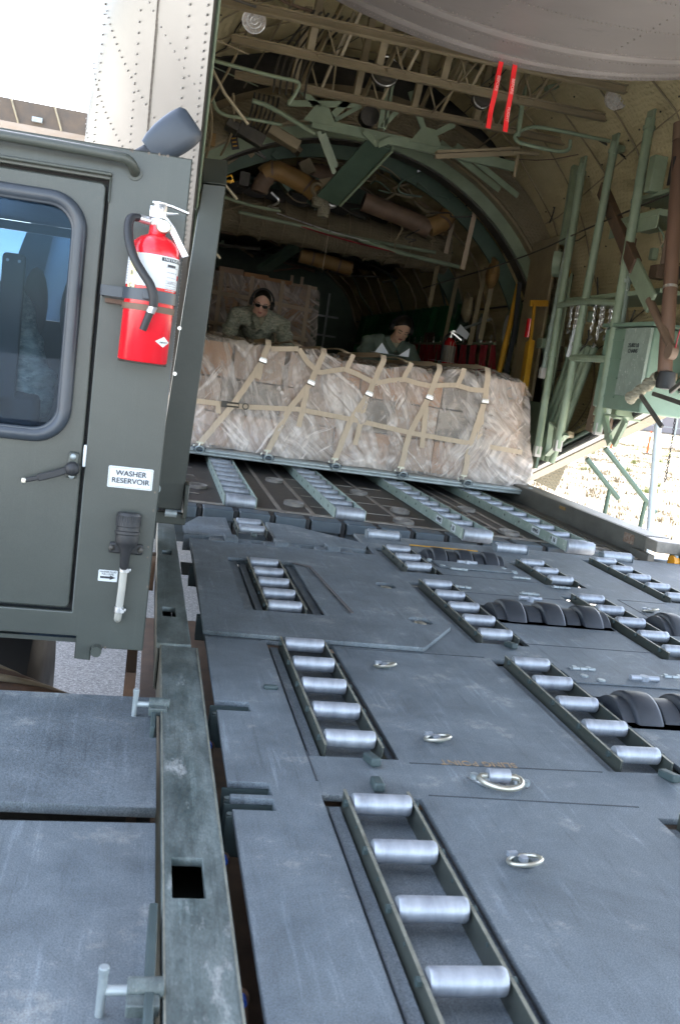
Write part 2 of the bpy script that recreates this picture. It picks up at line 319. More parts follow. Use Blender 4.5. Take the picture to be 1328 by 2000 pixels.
    # the film lies in more layers towards the foot of the load
    sx=nd(m,'ShaderNodeSeparateXYZ'); lk(tc.outputs['Object'],sx.inputs[0]); zr=nd(m,'ShaderNodeMapRange'); zr.inputs[1].default_value=-.05; zr.inputs[2].default_value=.55; zr.inputs[3].default_value=.22; zr.inputs[4].default_value=0; lk(sx.outputs[2],zr.inputs[0])
    pm=nd(m,'ShaderNodeMath',operation='MULTIPLY'); lk(sel(3,5,.35,.65),pm.inputs[0]); pm.inputs[1].default_value=.25
    a1=nd(m,'ShaderNodeMath',operation='ADD'); lk(rr.outputs[0],a1.inputs[0]); lk(zr.outputs[0],a1.inputs[1]); a2=nd(m,'ShaderNodeMath',operation='ADD',use_clamp=True); lk(a1.outputs[0],a2.inputs[0]); lk(pm.outputs[0],a2.inputs[1])
    b.inputs['Base Color'].default_value=(.74,.65,.59,1); b.inputs['Roughness'].default_value=.15; b.inputs['Specular IOR Level'].default_value=.9
    bp=nd(m,'ShaderNodeBump'); bp.inputs['Strength'].default_value=1; bp.inputs['Distance'].default_value=.03; lk(st2.outputs[0],bp.inputs['Height']); lk(bp.outputs[0],b.inputs['Normal'])
    tr=nd(m,'ShaderNodeBsdfTransparent'); ms=nd(m,'ShaderNodeMixShader'); lk(a2.outputs[0],ms.inputs[0]); lk(tr.outputs[0],ms.inputs[1]); lk(b.outputs[0],ms.inputs[2]); lk(ms.outputs[0],o.inputs[0])
    return m
m_film=film()
def glassmat(name,refl,tint):
    m=bpy.data.materials.new(name); m.use_nodes=True; N=m.node_tree; N.nodes.remove(N.nodes['Principled BSDF']); o=N.nodes['Material Output']
    g=nd(m,'ShaderNodeBsdfGlossy'); g.inputs['Roughness'].default_value=.01; g.inputs['Color'].default_value=(.6,.78,1,1)
    t=nd(m,'ShaderNodeBsdfTransparent'); t.inputs['Color'].default_value=(*tint,1)
    x=nd(m,'ShaderNodeMixShader'); x.inputs[0].default_value=refl
    N.links.new(t.outputs[0],x.inputs[1]); N.links.new(g.outputs[0],x.inputs[2]); N.links.new(x.outputs[0],o.inputs[0]); return m
m_glass=glassmat('window_glass',.012,(.6,.68,.75)); m_wind=glassmat('windscreen_glass',.0,(.30,.40,.52))

#==BODY==
# ================= GROUND =================
m_ground=mat('concrete_aggregate',(.60,.57,.53),(.36,.345,.32),sc=70,rough=.9,bump=.25,bsc=160,c3=(.72,.69,.65),sc3=110,thr=.56)
MB().bb(-160,6.3,-60,200,-1.6,-1.05).build('ground',m_ground)['kind']='structure'
m_field=mat('dry_grass_soil',(.19,.155,.105),(.11,.085,.05),sc=1.6,rough=.95,bump=.5,bsc=12,c3=(.2,.19,.07),sc3=.9,thr=.62,detail=9)
MB().bb(6.3,400,-60,500,-1.6,-1.045).build('field',m_field)['kind']='structure'
MB().bb(-400,6.3,200,500,-1.6,-1.06).build('ground',m_ground)['kind']='structure'
m_path=mat('pale_road',(.62,.6,.56),(.5,.48,.45),sc=3,rough=.9)
g=MB(); g.beam((14,46.5,-1.04),(90,42,-1.04),4.5,.02); g.build('road',m_path)['kind']='structure'
m_verge=mat('green_verge',(.13,.16,.045),(.24,.21,.1),sc=1.2,rough=.95,detail=9)
g=MB(); g.beam((14,37.5,-1.038),(90,33.5,-1.038),4.0,.02); g.beam((14,55,-1.038),(90,50,-1.038),8,.02); g.build('verge',m_verge)['kind']='structure'
m_dimgravel=mat('dimmed_gravel',(.30,.285,.27),(.12,.115,.11),sc=60,rough=.9,bump=.3,bsc=150,c3=(.42,.40,.38),sc3=95,thr=.54,detail=3)
g=MB(); g.bb(-6,2.2,-2,9.5,-1.06,-1.046); g.build('road',m_dimgravel)['kind']='structure'  # darker gravel sheet, not a road, added to dim the ground around the loader
# grass blades and weeds, uncountable
bm=bmesh.new(); r2=random.Random(3)
def tuft(x,y,h,n,spread,z=-1.045):
    for _ in range(n):
        a=r2.random()*6.28; rr=r2.random()*spread; px,py=x+math.cos(a)*rr,y+math.sin(a)*rr
        hh=h*(.5+r2.random()*.8); ln=r2.uniform(-.5,.5)*hh; b=r2.random()*6.28; wd=.006+.004*r2.random()
        v=[bm.verts.new((px-math.cos(b)*wd,py-math.sin(b)*wd,z)),bm.verts.new((px+math.cos(b)*wd,py+math.sin(b)*wd,z)),bm.verts.new((px+ln*math.cos(a),py+ln*math.sin(a),z+hh))]
        bm.faces.new(v)
for _ in range(2600):
    x=r2.uniform(6.4,32); y=r2.uniform(9,44)
    if 2<y-x*1.1<34 or r2.random()<.1: tuft(x,y,.10,26,.25)
me=bpy.data.meshes.new('dry_grass'); bm.to_mesh(me); bm.free(); o=bpy.data.objects.new('dry_grass',me); scn.collection.objects.link(o)
me.materials.append(mat('straw',(.24,.19,.115),(.16,.125,.07),sc=3,rough=.9)); tag(o,'pale dry grass covering the sunlit field beyond the ramp','grass',kind='stuff')
bm=bmesh.new()
for _ in range(60):
    x=r2.uniform(7.5,22); y=r2.uniform(12,38)
    if 4<y-x*1.1<34: 
        for k in range(3): tuft(x+r2.uniform(-.2,.2),y+r2.uniform(-.2,.2),.16,26,.13)
me=bpy.data.meshes.new('green_weeds'); bm.to_mesh(me); bm.free(); o=bpy.data.objects.new('green_weeds',me); scn.collection.objects.link(o)
me.materials.append(mat('weed_green',(.2,.23,.05),(.14,.17,.035),sc=3,rough=.8)); tag(o,'scattered yellow-green weeds growing in the dry field','weeds',kind='stuff')

# ================= CARGO LOADER =================
ld=thing('cargo_loader','dark grey military cargo loader with roller deck and olive cab, parked against the aircraft ramp','cargo loader',(1,1.5,-1.05))
TR=[]  # troughs: (xc, y list, rollers)
P=.172
convs=[(.487,[1.646-P*i for i in range(6)]),(.487,[2.632-.169*i for i in range(5)]),(.483,[3.68-.16*i for i in range(5)]),(.497,[4.51,4.345]),
 (1.16,[1.60-P*i for i in range(6)]),(1.16,[2.60-.163*i for i in range(5)]),(1.155,[3.57-.168*i for i in range(5)]),(1.162,[4.24,4.06,3.885]),
 (1.79,[2.56-.165*i for i in range(5)]),(1.79,[3.545-.17*i for i in range(5)]),(1.80,[4.2,4.035,3.87]),(1.79,[1.56-P*i for i in range(6)]),
 (2.28,[4.43-.176*i for i in range(5)]),(2.28,[3.42-.17*i for i in range(5)]),(2.28,[2.4-.17*i for i in range(5)])]
holes=[]
def trough(xc,ys,wL=.103,wR=.094): return (xc-wL,xc+wR,ys[-1]-.075,ys[0]+.055)
raised_holes=[]
for i,(xc,ys) in enumerate(convs):
    t=trough(xc,ys)
    if i==3: continue
    holes.append(t)
wells=[(1.25,1.69,3.10,3.33),(1.25,1.69,2.145,2.375),(1.27,1.64,4.09,4.28),(1.90,2.14,2.145,2.39),(1.90,2.14,3.1,3.345)]
slots=[(.18,.289,2.115,2.175),(.18,.289,1.69,1.742),(.18,.289,1.628,1.675),(.18,.30,3.63,3.66),(.18,.30,2.94,2.965)]
H=[rect(*t) for t in holes]+[rect(*t) for t in wells]
# outline with notches on the left edge
ol=[(3.3,-1.2),(3.3,4.62),(1.03,4.62),(1.03,4.12),(.21,4.12)]
for s in sorted(slots,key=lambda s:-s[2]): ol+=[(.21,s[3]),(s[1],s[3]),(s[1],s[2]),(.21,s[2])]
ol+=[(.21,-1.2)]
sheet('deck_plate',ol,H,0,.014,m_deck,ld)
# second-level pan under the deck (recess bottoms)
g=MB()
for t in holes: g.bb(t[0]-.01,t[1]+.01,t[2]-.01,t[3]+.01,-.034,-.028)
g.build('recess_pan',m_deck,ld)
for s in slots:
    g=MB(); x0_,x1_,y0_,y1_=s[0]+.02,s[1]+.004,s[2]-.004,s[3]+.004
    g.bb(x0_,x1_,y0_,y1_,-.09,-.086); g.bb(x0_,x1_,y1_-.004,y1_,-.09,-.0142); g.bb(x0_,x1_,y0_,y0_+.004,-.09,-.0142); g.bb(x1_-.004,x1_,y0_,y1_,-.09,-.0142); o=g.build('slot_liner',m_darkgreen,ld)
    for xx in (s[0]+.03,s[1]-.008): MB().cyl((xx,(s[2]+s[3])/2,-.085),(xx,(s[2]+s[3])/2,-.02),.007,n=10).build('slot_pin',m_rail,o)
m_seam=mat('seam_dark',(.05,.058,.066),(.03,.035,.04),sc=30,rough=.7)
# weld seams / joints on the plate: thin dark grooves as narrow strips standing 0.8 mm proud
for a,b in (((.60,1.866),(1.04,1.866)),((.6,1.715),(1.04,1.70)),((.60,2.66),(1.04,2.668)),((1.24,2.85),(1.7,2.853)),((1.24,2.56),(1.68,2.555)),((1.88,2.56),(2.18,2.555)),((1.24,3.52),(1.68,3.53)),((1.24,3.82),(1.68,3.82)),((.22,2.68),(.37,2.68)),((.385,1.76),(.385,1.9)),((1.89,2.85),(2.17,2.85)),((1.95,3.3),(1.95,3.62)),((1.95,3.62),(2.17,3.62))):
    MB().beam((*a,.0004),(*b,.0004),.0035,.0012).build('weld_seam',m_seam,ld)
g=MB()
# raised bridging plate
ro=[(.205,2.69),(.855,2.672),(.955,2.86),(1.01,3.50),(.985,3.915),(.213,3.935)]
rh=[rect(.345,.60,2.955,3.72),rrect(.885,.955,3.41,3.50,.03,4),rrect(.89,.962,2.935,3.02,.03,4)]
# conveyor three sits in this plate, so the main plate is covered here
sheet('bridge_plate',[(.205,2.69),(.855,2.672),(1.015,2.93),(1.025,3.5),(.99,3.925),(.213,3.935)],rh,.016,.014,m_deck,ld)
g=MB(); g.beam((.66,3.66,.0185),(.70,3.0,.0185),.012,.003); g.beam((.60,3.70,.0185),(.66,3.66,.0185),.02,.003); g.build('weld_bead',mat('rusty_weld',(.14,.13,.13),(.08,.07,.065),sc=90,rough=.8,bump=.6,bsc=200),ld)
# front flaps with hinge knuckles
sheet('front_flap',[(.19,4.2),(.405,4.2),(.405,4.70),(.27,4.66),(.19,4.40)],[],.004,.018,m_deck,ld)
sheet('front_flap',[(.60,4.2),(1.0,4.2),(1.04,4.34),(.72,4.66),(.60,4.68)],[],.004,.018,m_deck,ld)
g=MB(); g.bb(.19,1.0,4.19,4.2,-.07,.0).build('flap_web',m_deck,ld)
for x in (.33,.445,.565,.66,.79,.895):
    g=MB(); g.bb(x-.033,x+.033,4.085,4.165,-.03,.004); g.build('hinge_knuckle',m_deck,ld,bevel=.006)
for x in (.39,.61,.84):
    g=MB(); g.cyl((x-.028,4.13,-.012),(x+.028,4.13,-.012),.032,n=20); g.bb(x-.028,x+.028,4.13,4.21,-.012,.015); g.build('hinge_barrel',m_deck,ld,bevel=.003)
g=MB(); g.bb(.19,1.03,4.02,4.24,-.14,-.134).build('hinge_floor',m_darkgreen,ld)
# ---- conveyors
MESH={}
def conveyor(par,xc,ys,z0,zr,rr,rw,rail_m,big=None,plate=.004,flange=True,name='roller_conveyor',y0=None,y1=None,h=.034,open_end=True):
    ya=ys[-1]-.055 if y0 is None else y0; yb=ys[0]+.045 if y1 is None else y1
    g=MB()
    for s in (-1,1):
        x=xc+s*(rw/2+.006)
        # side rail, a pressed channel with a sloped far end
        g.bb(x-plate/2,x+plate/2,ya,yb,z0,z0+h)
        if flange:
            xf=xc+s*(rw/2+.03); g.bb(min(x,xf),max(x,xf),ya,yb,z0,z0+.004)
    if flange:
        pass
    o=g.build(name,rail_m,par,bevel=.0012)
    if flange:
        g=MB(); g.bb(xc-rw/2-.036,xc-rw/2-.012,ya-.012,yb-.01,z0+.0045,z0+.015); g.build('angle_flange',m_deck,o,bevel=.003)
    bm_=m_darkgreen if rail_m is m_olive else m_pal
    def inst(nm,key,mk,mm,p):
        if key not in MESH: b_=mk().build(nm,mm,o,loc=(0,0,0)); MESH[key]=b_.data; b_.location=Vector(p)-wpos(o); return
        b_=bpy.data.objects.new(nm,MESH[key]); scn.collection.objects.link(b_); b_.parent=o; b_.location=Vector(p)-wpos(o)
    for y in ys:
        for s in (-1,1):
            x=xc+s*(rw/2+.006); inst('axle_bolt',bm_.name+'a',lambda:MB().cyl((-.005,0,0),(.005,0,0),.0075,n=6),bm_,(x+s*.004,y,zr))
    for k in range(len(ys)-1):
        for s in (-1,1): inst('rivet',bm_.name+'r',lambda:MB().cyl((-.0035,0,0),(.0035,0,0),.0035,n=8),bm_,(xc+s*(rw/2+.006),(ys[k]+ys[k+1])/2,zr-.002))
    for s in (-1,1):
        x=xc+s*(rw/2+.006); MB().bb(x-.003,x+.003,ya-.0005,yb+.0005,z0+h+.0002,z0+h+.0012).build('worn_edge',m_edge,o)
    for k,y in enumerate(ys):
        r=rr if not(big and k==len(ys)-1) else big
        zz=zr if not(big and k==len(ys)-1) else zr-.004
        g=MB(); g.lathe([(r*.5,-rw/2+.001),(r*.9,-rw/2+.0012),(r,-rw/2+.004),(r,-rw/2+.018),(r*.985,-rw/2+.019),(r,-rw/2+.021),(r,rw/2-.021),(r*.985,rw/2-.019),(r,rw/2-.018),(r,rw/2-.004),(r*.9,rw/2-.0012),(r*.5,rw/2-.001)],n=28,m=Matrix.Translation((xc,y,zz))@Matrix.Rotation(R(90),4,'Y')@Matrix.Rotation(rnd.random()*6,4,'Z'))
        g.build('roller',m_steel,o,smooth=50)
    return o
for i,(xc,ys) in enumerate(convs):
    if i==2: conveyor(ld,xc,ys,-.02,.012,.0195,.112,m_olive,h=.042)
    elif i==3: conveyor(ld,xc,ys,-.005,.02,.021,.118,m_olive,flange=False)
    else: conveyor(ld,xc,ys,-.028,.010,.0195,.112,m_olive,h=.044)
for x,y in ((1.16,4.54),(1.805,4.50),(2.4,4.55)):
    g=MB(); g.bb(x-.085,x-.08,y-.03,y+.03,-.02,.035); g.bb(x+.08,x+.085,y-.03,y+.03,-.02,.035); g.bb(x-.086,x+.086,y-.031,y+.031,-.03,-.019); o=g.build('edge_roller_bracket',m_deck,ld,bevel=.001)
    MB().cyl((x-.078,y,.018),(x+.078,y,.018),.026,n=28).build('roller',m_steel,o)
# stops (small wedges at conveyor ends)
for x,y,rz in ((.515,1.853,8),(1.185,1.84,8),(.50,1.735,-4),(1.17,2.79,8),(2.37,3.66,0),(1.815,2.80,6),(.5,4.27,0)):
    g=MB(); b=g.box((x,y,.010),(.022,.055,.018),Matrix.Rotation(R(rz),3,'Z')@Matrix.Rotation(R(-8),3,'X')); g.build('roller_stop',m_darkgreen,ld,bevel=.004)
g=MB(); g.box((.352,2.275,.004),(.035,.016,.012)); g.build('latch_block',m_darkgreen,ld,bevel=.004)
# ---- drive wheels in their wells
for wi,(xa,xb,yc) in enumerate(((1.25,1.69,3.222),(1.25,1.69,2.267),(1.27,1.64,4.185),(1.9,2.13,2.267),(1.9,2.13,3.222))):
    r=.120 if wi!=2 else .10; zc=-.068 if wi!=2 else -.055; n=max(2,round((xb-xa)/.145)); st=(xb-xa)/n
    g=MB(); g.bb(xa-.01,xb+.01,yc-.2,yc+.2,-.2,-.195); g.bb(xa-.008,xa-.004,yc-.17,yc+.17,-.195,-.0145); g.bb(xb+.004,xb+.008,yc-.17,yc+.17,-.195,-.0145); g.build('wheel_well',m_deck,ld)
    for k in range(n):
        x=xa+st*(k+.5); wd=st*.52
        g=MB(); g.lathe([(.03,-wd/2),(r*.93,-wd/2),(r*.985,-wd/2+.004),(r,-wd/2+.012),(r,wd/2-.012),(r*.985,wd/2-.004),(r*.93,wd/2),(.03,wd/2)],n=44,m=Matrix.Translation((x,yc,zc))@Matrix.Rotation(R(90),4,'Y'))
        o=g.build('drive_wheel',m_tyre,ld,smooth=50)
    for k in range(n+1):
        x=xa+st*k; wd=st*.36; x=min(max(x,xa+wd/2+.002),xb-wd/2-.002); q=r*.88
        g=MB(); g.cyl((x-wd/2,yc,zc),(x+wd/2,yc,zc),q,n=40); g.build('wheel_hub',m_tyre,ld,bevel=.003)
# hinged covers, bolts, hinges
def hinge(x,y,rz=0,l=.075):
    g=MB(); Mx=Matrix.Translation((x,y,.002))@Matrix.Rotation(R(rz),4,'Z')
    for k in range(3):
        a=Mx@Vector((-l/2+k*l/3+.001,0,.004)); b=Mx@Vector((-l/2+(k+1)*l/3-.001,0,.004)); g.cyl(a,b,.006,n=10)
    g.b.verts.ensure_lookup_table()
    g.box(Mx@Vector((0,.012,0)),(l,.024,.003),Matrix.Rotation(R(rz),3,'Z'))
    for sx in (-.3,.3): 
        c=Mx@Vector((sx*l,.018,.0)); g.cyl(c,c+Vector((0,0,.007)),.008,n=6)
    g.build('hinge',m_pal,ld,bevel=.001)
for a in ((1.33,2.60,0),(1.62,2.58,0),(1.26,3.58,-6),(1.54,3.56,-4),(.99,3.08,-62),(1.0,3.47,-60),(1.36,3.93,-4),(1.62,3.86,-4),(2.02,2.60,0),(1.75,3.735,0)): hinge(*a)
for x,y in ((1.30,2.53),(1.34,2.50),(1.27,4.09),(1.30,3.98),(1.60,4.03),(1.63,3.98)):
    g=MB(); g.cyl((x,y,.0),(x,y,.010),.012,n=6); g.cyl((x,y,.0),(x,y,.004),.017,n=14); g.build('bolt_head',m_pal,ld)
for x,y in ((1.49,2.53),(1.5,3.46),(1.44,4.07)):
    g=MB(); g.cyl((x-.045,y,.012),(x+.045,y,.012),.009,n=12); g.cyl((x,y,0),(x,y,.02),.014,n=12); g.build('latch_handle',m_steel,ld)
g=MB(); g.box((1.45,4.02,.004),(.34,.13,.006)); g.build('wheel_cover',m_deck,ld,bevel=.002)
g=MB(); g.box((1.45,2.53,.003),(.40,.11,.005)); g.build('wheel_cover',m_deck,ld,bevel=.002)
g=MB(); g.box((1.43,4.40,.008),(.34,.012,.004)); g.build('yellow_edge_strip',m_yel,ld)
# ---- tie-down rings
def ring(x,y,r=.021,z=.004,ang=0):
    g=MB(); g.lathe([(r*.75,0),(r*.85,.001),(r*.8,.0045),(r*.1,.0045)][::-1],n=20,m=Matrix.Translation((x,y,z-.003)))
    o=g.build('tie_down_socket',m_darkgreen,ld)
    g=MB(); P_=[(x+(r+.006)*math.cos(a)*1.05,y+(r+.002)*math.sin(a)*1.05-.006,z+.006+.007*math.sin(a+2.4)) for a in [2*math.pi*k/24 for k in range(24)]]; g.tube(P_,.0038,n=8,closed=True); g.build('ring',m_ring,o)
    g=MB(); g.cyl((x,y,z),(x,y,z+.009),.0085,n=6); g.box((x-.014,y+.017,z+.005),(.018,.008,.008),Matrix.Rotation(R(10),3,'Z')); g.build('ring_bolt',m_steel,o)
for x,y in ((.694,2.504),(.697,1.996),(.698,1.463),(2.0,3.445),(2.0,2.5),(.7,.9)): ring(x,y)
for x,y in ((.92,3.45),(.925,2.975)):
    g=MB(); g.cyl((x,y,.001),(x,y,.012),.014,n=16); g.cyl((x-.02,y,.006),(x+.018,y-.004,.006),.006); g.cyl((x+.01,y-.02,.006),(x-.012,y+.02,.006),.005); g.build('tie_down_ring',m_ring,ld)
# large D-ring with its plate
g=MB()
x,y=.763,1.775
pl=sheet('sling_ring_plate',[(x-.058,y+.022),(x-.02,y+.026),(x+.045,y+.024),(x+.062,y-.012),(x-.028,y-.016)],[],.0065,.006,m_lamp,ld,bev=.001)
for bx,by in ((-.045,.016),(-.03,-.008),(.04,.016),(.058,-.006)):
    g=MB(); g.cyl((x+bx,y+by,.006),(x+bx,y+by,.016),.009,n=6); g.build('bolt_head',m_pal,ld)
g=MB(); g.cyl((x-.022,y+.004,.019),(x+.024,y+.004,.019),.0145,n=22); g.bb(x-.022,x+.024,y+.004,y+.02,.006,.022); g.build('ring_saddle',m_steel,ld,bevel=.001)
g=MB(); D=[(x-.03,y+.004,.018)]+[(x+.042*math.cos(a),y-.008+.052*math.sin(a),.014) for a in [R(180+180*k/14) for k in range(15)]]+[(x+.032,y+.004,.018)]
D=[(x-.024,y+.004,.018),(x-.036,y+.003,.018)]+[(x+.002+.044*math.cos(a),y-.006+.044*math.sin(a),.016) for a in [R(176+188*k/16) for k in range(17)]]+[(x+.038,y+.003,.018),(x+.026,y+.004,.018)]
g.tube(D,.0062,n=12); g.build('sling_ring',m_ring,ld)
text('deck_lettering','SLING POINT',.034,m_gold,Matrix.Translation((.757,1.878,.0012))@Matrix.Rotation(R(180),4,'Z'),ld,sx=.82,spacing=1.05)
# ---- left side rail with slots
sheet('side_rail',[(.084,-1.2),(.182,-1.2),(.185,2.55),(.084,2.55)],[rect(.099,.148,1.328,1.444)],.006,.016,m_rail,ld)
sheet('side_rail',[(.074,2.553),(.166,2.553),(.146,4.62),(.076,4.62)],[rect(.091,.13,2.82,2.925),rect(.094,.13,3.68,3.765)],.012,.016,m_rail,ld)
g=MB(); g.bb(.085,.089,-1.2,2.54,-.12,-.011); g.bb(.175,.179,-1.2,2.54,-.12,-.011); g.bb(.078,.082,2.56,4.62,-.12,-.005); g.bb(.138,.142,2.56,4.62,-.12,-.005); g.bb(.09,.174,-1.2,2.5,-.122,-.119); g.bb(.083,.137,2.56,4.62,-.122,-.119); g.build('rail_web',m_olive,ld)
g=MB(); g.bb(.085,.0875,-1.2,2.55,.0062,.0074); g.bb(.1795,.1825,-1.2,2.54,.0062,.0074); g.build('worn_rail_edge',m_edge,ld)
g=MB(); g.beam((.065,1.0,-.01),(.072,1.30,-.01),.012,.05); g.build('rail_guide_bar',m_darkgreen,ld,bevel=.002)
g=MB(); g.beam((.068,1.98,-.02),(.07,2.1,-.02),.01,.05); g.build('rail_guide_bar',m_darkgreen,ld,bevel=.002)
# chassis side below the gap between rail and deck
g=MB(); g.bb(.30,.32,-1.2,4.0,-.3,-.016); g.build('deck_side_beam',m_rust,ld)
g=MB(); g.bb(.06,3.2,-1.2,4.6,-.52,-.5); g.build('chassis_tray',m_rust,ld)
g=MB(); g.bb(.03,.05,-1.2,2.2,-.5,-.14); g.build('chassis_side',m_rust,ld)
for y in (2.04,1.56,1.2):
    g=MB(); g.cyl((.192,y-.02,-.05),(.19,y-.14,-.09),.011,.008); g.sph((.192,y-.02,-.05),.014); o=g.build('hydraulic_fitting',m_rust,ld)
    g=MB(); g.cyl((.191,y-.035,-.038),(.191,y-.05,-.037),.007); g.build('blue_cap',m_blue,o)
for nm,pts,r,mm in (('hydraulic_hose',[(.14,1.75,-.45),(.16,1.5,-.3),(.21,1.3,-.22),(.20,1.1,-.26),(.17,.8,-.4)],.018,m_brown),('hydraulic_hose',[(.10,2.2,-.5),(.17,1.8,-.4),(.22,1.5,-.4)],.016,m_black),('yellow_cable',[(.19,1.22,-.2),(.17,1.17,-.22),(.15,1.13,-.24)],.004,m_yel)):
    MB().tube(pts,r,n=10,smooth=2).build(nm,mm,ld)
# ---- lower left walkway plates
sheet('walkway_plate',[(-1.6,1.685),(.078,1.662),(.078,2.222),(-1.6,2.19)],[],-.02,.02,m_deck,ld)
sheet('walkway_plate',[(-1.6,-1.2),(.078,-1.2),(.078,1.618),(-1.6,1.575)],[],-.026,.014,m_deck,ld)
g=MB(); g.bb(-1.6,.078,1.50,2.1,-.16,-.15); g.build('walkway_gap_shade',m_black,ld)  # black sheet added below so the gap between the plates looks shaded
# T-handle pins
for x,y,z in ((.028,2.10,.0),(.010,1.115,.0)):
    g=MB(); g.cyl((x,y,z-.03),(x,y-.005,z+.042),.0058,n=12); g.cyl((x,y-.005,z+.034),(x,y-.0055,z+.044),.0066,n=12); g.cyl((x,y,z+.008),(x+.045,y,z+.008),.0065,n=12); o=g.build('locking_pin',m_pal,ld,bevel=.001)
    g=MB(); g.cyl((x+.030,y,z+.012),(x+.075,y,z+.012),.013,n=14); g.bb(x+.03,x+.07,y-.035,y-.012,z-.005,z+.012); g.build('pin_housing',m_rail,o,bevel=.002)
# ---- post beside the cab
g=MB(); zt=[(.108,.212,1.385),(.1,.205,1.46)]
b=g.b
def prism(g,P0,P1): # two lists of 4 points
    A=[g.b.verts.new(p) for p in P0]; B=[g.b.verts.new(p) for p in P1]
    for k in range(4): g.b.faces.new((A[k],A[(k+1)%4],B[(k+1)%4],B[k]))
    g.b.faces.new(A[::-1]); g.b.faces.new(B)
y=4.2
prism(g,[(.045,y,.10),(.17,y,.10),(.17,y+.09,.10),(.045,y+.09,.10)],[(.116,y,1.465),(.212,y,1.47),(.212,y+.09,1.47),(.116,y+.09,1.465)])
prism(g,[(.115,y,1.468),(.213,y,1.473),(.213,y+.09,1.473),(.115,y+.09,1.468)],[(.112,y+.05,1.575),(.210,y+.05,1.58),(.210,y+.1,1.58),(.112,y+.1,1.575)])
post=g.build('guard_post',m_olive,ld,bevel=.004)
g=MB(); prism(g,[(.088,y+.02,1.36),(.102,y+.02,1.36),(.102,y+.07,1.36),(.088,y+.07,1.36)],[(.094,y+.02,1.55),(.106,y+.02,1.55),(.106,y+.07,1.55),(.094,y+.07,1.55)]); g.build('white_edge_plate',m_white,post)
g=MB(); g.bb(.045,.19,y-.02,y+.02,.04,.09); g.bb(.175,.192,y-.04,y+.11,.07,.22); g.bb(.045,.068,y-.03,y+.1,.07,.2); g.build('post_bracket',m_olive,post,bevel=.004)
g=MB(); g.cyl((.1,y-.024,.088),(.15,y-.024,.088),.016,n=14); g.cyl((.052,y-.03,.19),(.052,y-.045,.19),.02,n=14); g.build('pivot_pin',m_pal,post)
for z in (.87,.68): MB().cyl((.082,y-.0005,z),(.082,y-.010,z),.008,n=12).build('screw',m_lamp,post)
g=MB(); g.tube([(.211,y+.02,1.51),(.228,y,1.515),(.235,y,1.50),(.228,y,1.485),(.213,y+.01,1.49)],.003); g.cyl((.211,y+.02,1.49),(.241,y+.01,1.495),.006); g.build('yellow_snap_pin',m_yel,post)

# ---- cab
Y=2.3
X0,X1,Z0,Z1=-1.9,.036,.085,1.212
wall=sheet('cab_wall',[(X0,Z0-.0),(-.122,.092),(-.122,.036),(-.085,.034),(-.085,.066),(X1,.066),(X1,Z1),(X0,Z1-.002)],[rect(-1.05,-.137,.150,1.140)],Y,.02,m_cab,ld,plane='Y',bev=.003)
g=MB(); g.bb(X1-.016,X1-.003,Y+.021,4.1,.07,1.209); g.bb(X0,X1-.018,Y+.021,4.1,1.196,1.209); g.bb(X0,X1-.018,Y+.021,4.1,.07,.08); g.bb(X0,X0+.01,Y+.021,4.1,.081,1.195); g.build('cab_shell',m_cab,ld)
g=MB(); g.bb(X0,X1-.018,4.1,4.11,.07,.83); g.bb(X0,X1-.018,4.1,4.11,1.16,1.195);  g.build('cab_front_wall',m_cab,ld)
MB().bb(X0,X1-.018,4.1,4.104,.831,1.159).build('windscreen',m_wind,ld)
# door with window
gl=rrect(-.95,-.207,.575,1.068,.055,8); so_=rrect(-.96,-.197,.565,1.078,.062,8)
door=sheet('cab_door',rrect(-1.04,-.1445,.158,1.132,.012,3),[so_],Y+.003,.03,m_cab,ld,plane='Y',bev=.004)
g=MB(); g.bb(-1.06,-.13,Y+.04,Y+.05,.14,.5); g.bb(-1.06,-.13,Y+.04,Y+.05,1.1,1.15); g.bb(-.165,-.125,Y+.04,Y+.05,.5,1.1); g.build('door_jamb',m_black,ld)
g=MB(); g.tube([(p[0],Y-.002,p[1]) for p in rrect(-.965,-.1925,.559,1.084,.066,8)],.016,n=14,closed=True); g.build('window_seal',m_seal,door)
g=MB(); g.tube([(p[0],Y-.006,p[1]) for p in rrect(-.953,-.204,.571,1.072,.058,8)],.006,n=8,closed=True); g.build('window_seal_lip',m_seal,door)
sheet('window',gl,[],Y+.008,.004,m_glass,door,plane='Y',bev=.0005)
# handle
g=MB(); g.b.verts.ensure_lookup_table(); g.box((-.1638,Y-.004,.4985),(.024,.012,.062),Matrix.Rotation(R(3),3,'Y')); o=g.build('handle_plate',m_olive,door,bevel=.005)
g=MB(); g.lathe([(.004,0),(.0155,.003),(.017,.012),(.014,.022),(.006,.027),(.001,.028)],n=20,m=Matrix.Translation((-.163,Y-.008,.492))@Matrix.Rotation(R(90),4,'X'))
pts=[(-.168,Y-.02,.492),(-.2,Y-.03,.478),(-.235,Y-.036,.466),(-.262,Y-.038,.458)]
g.strap(pts[:3],.016,.012,nrm=(0,-1,0)); g.strap(pts[1:],.010,.010,nrm=(0,-1,0)); g.build('door_handle',m_black,door,bevel=.002)
g=MB(); g.box((-.264,Y-.038,.4575),(.010,.012,.012)); g.build('handle_tip',m_ring,door,bevel=.002)
for z in (.519,.474): MB().sph((-.1638,Y-.009,z),.007,sc=(1,.6,1)).build('handle_screw',m_pal,door)
g=MB(); g.bb(-.1425,-.1355,Y-.006,Y+.004,.497,.548); g.build('door_striker',m_white,ld,bevel=.002)
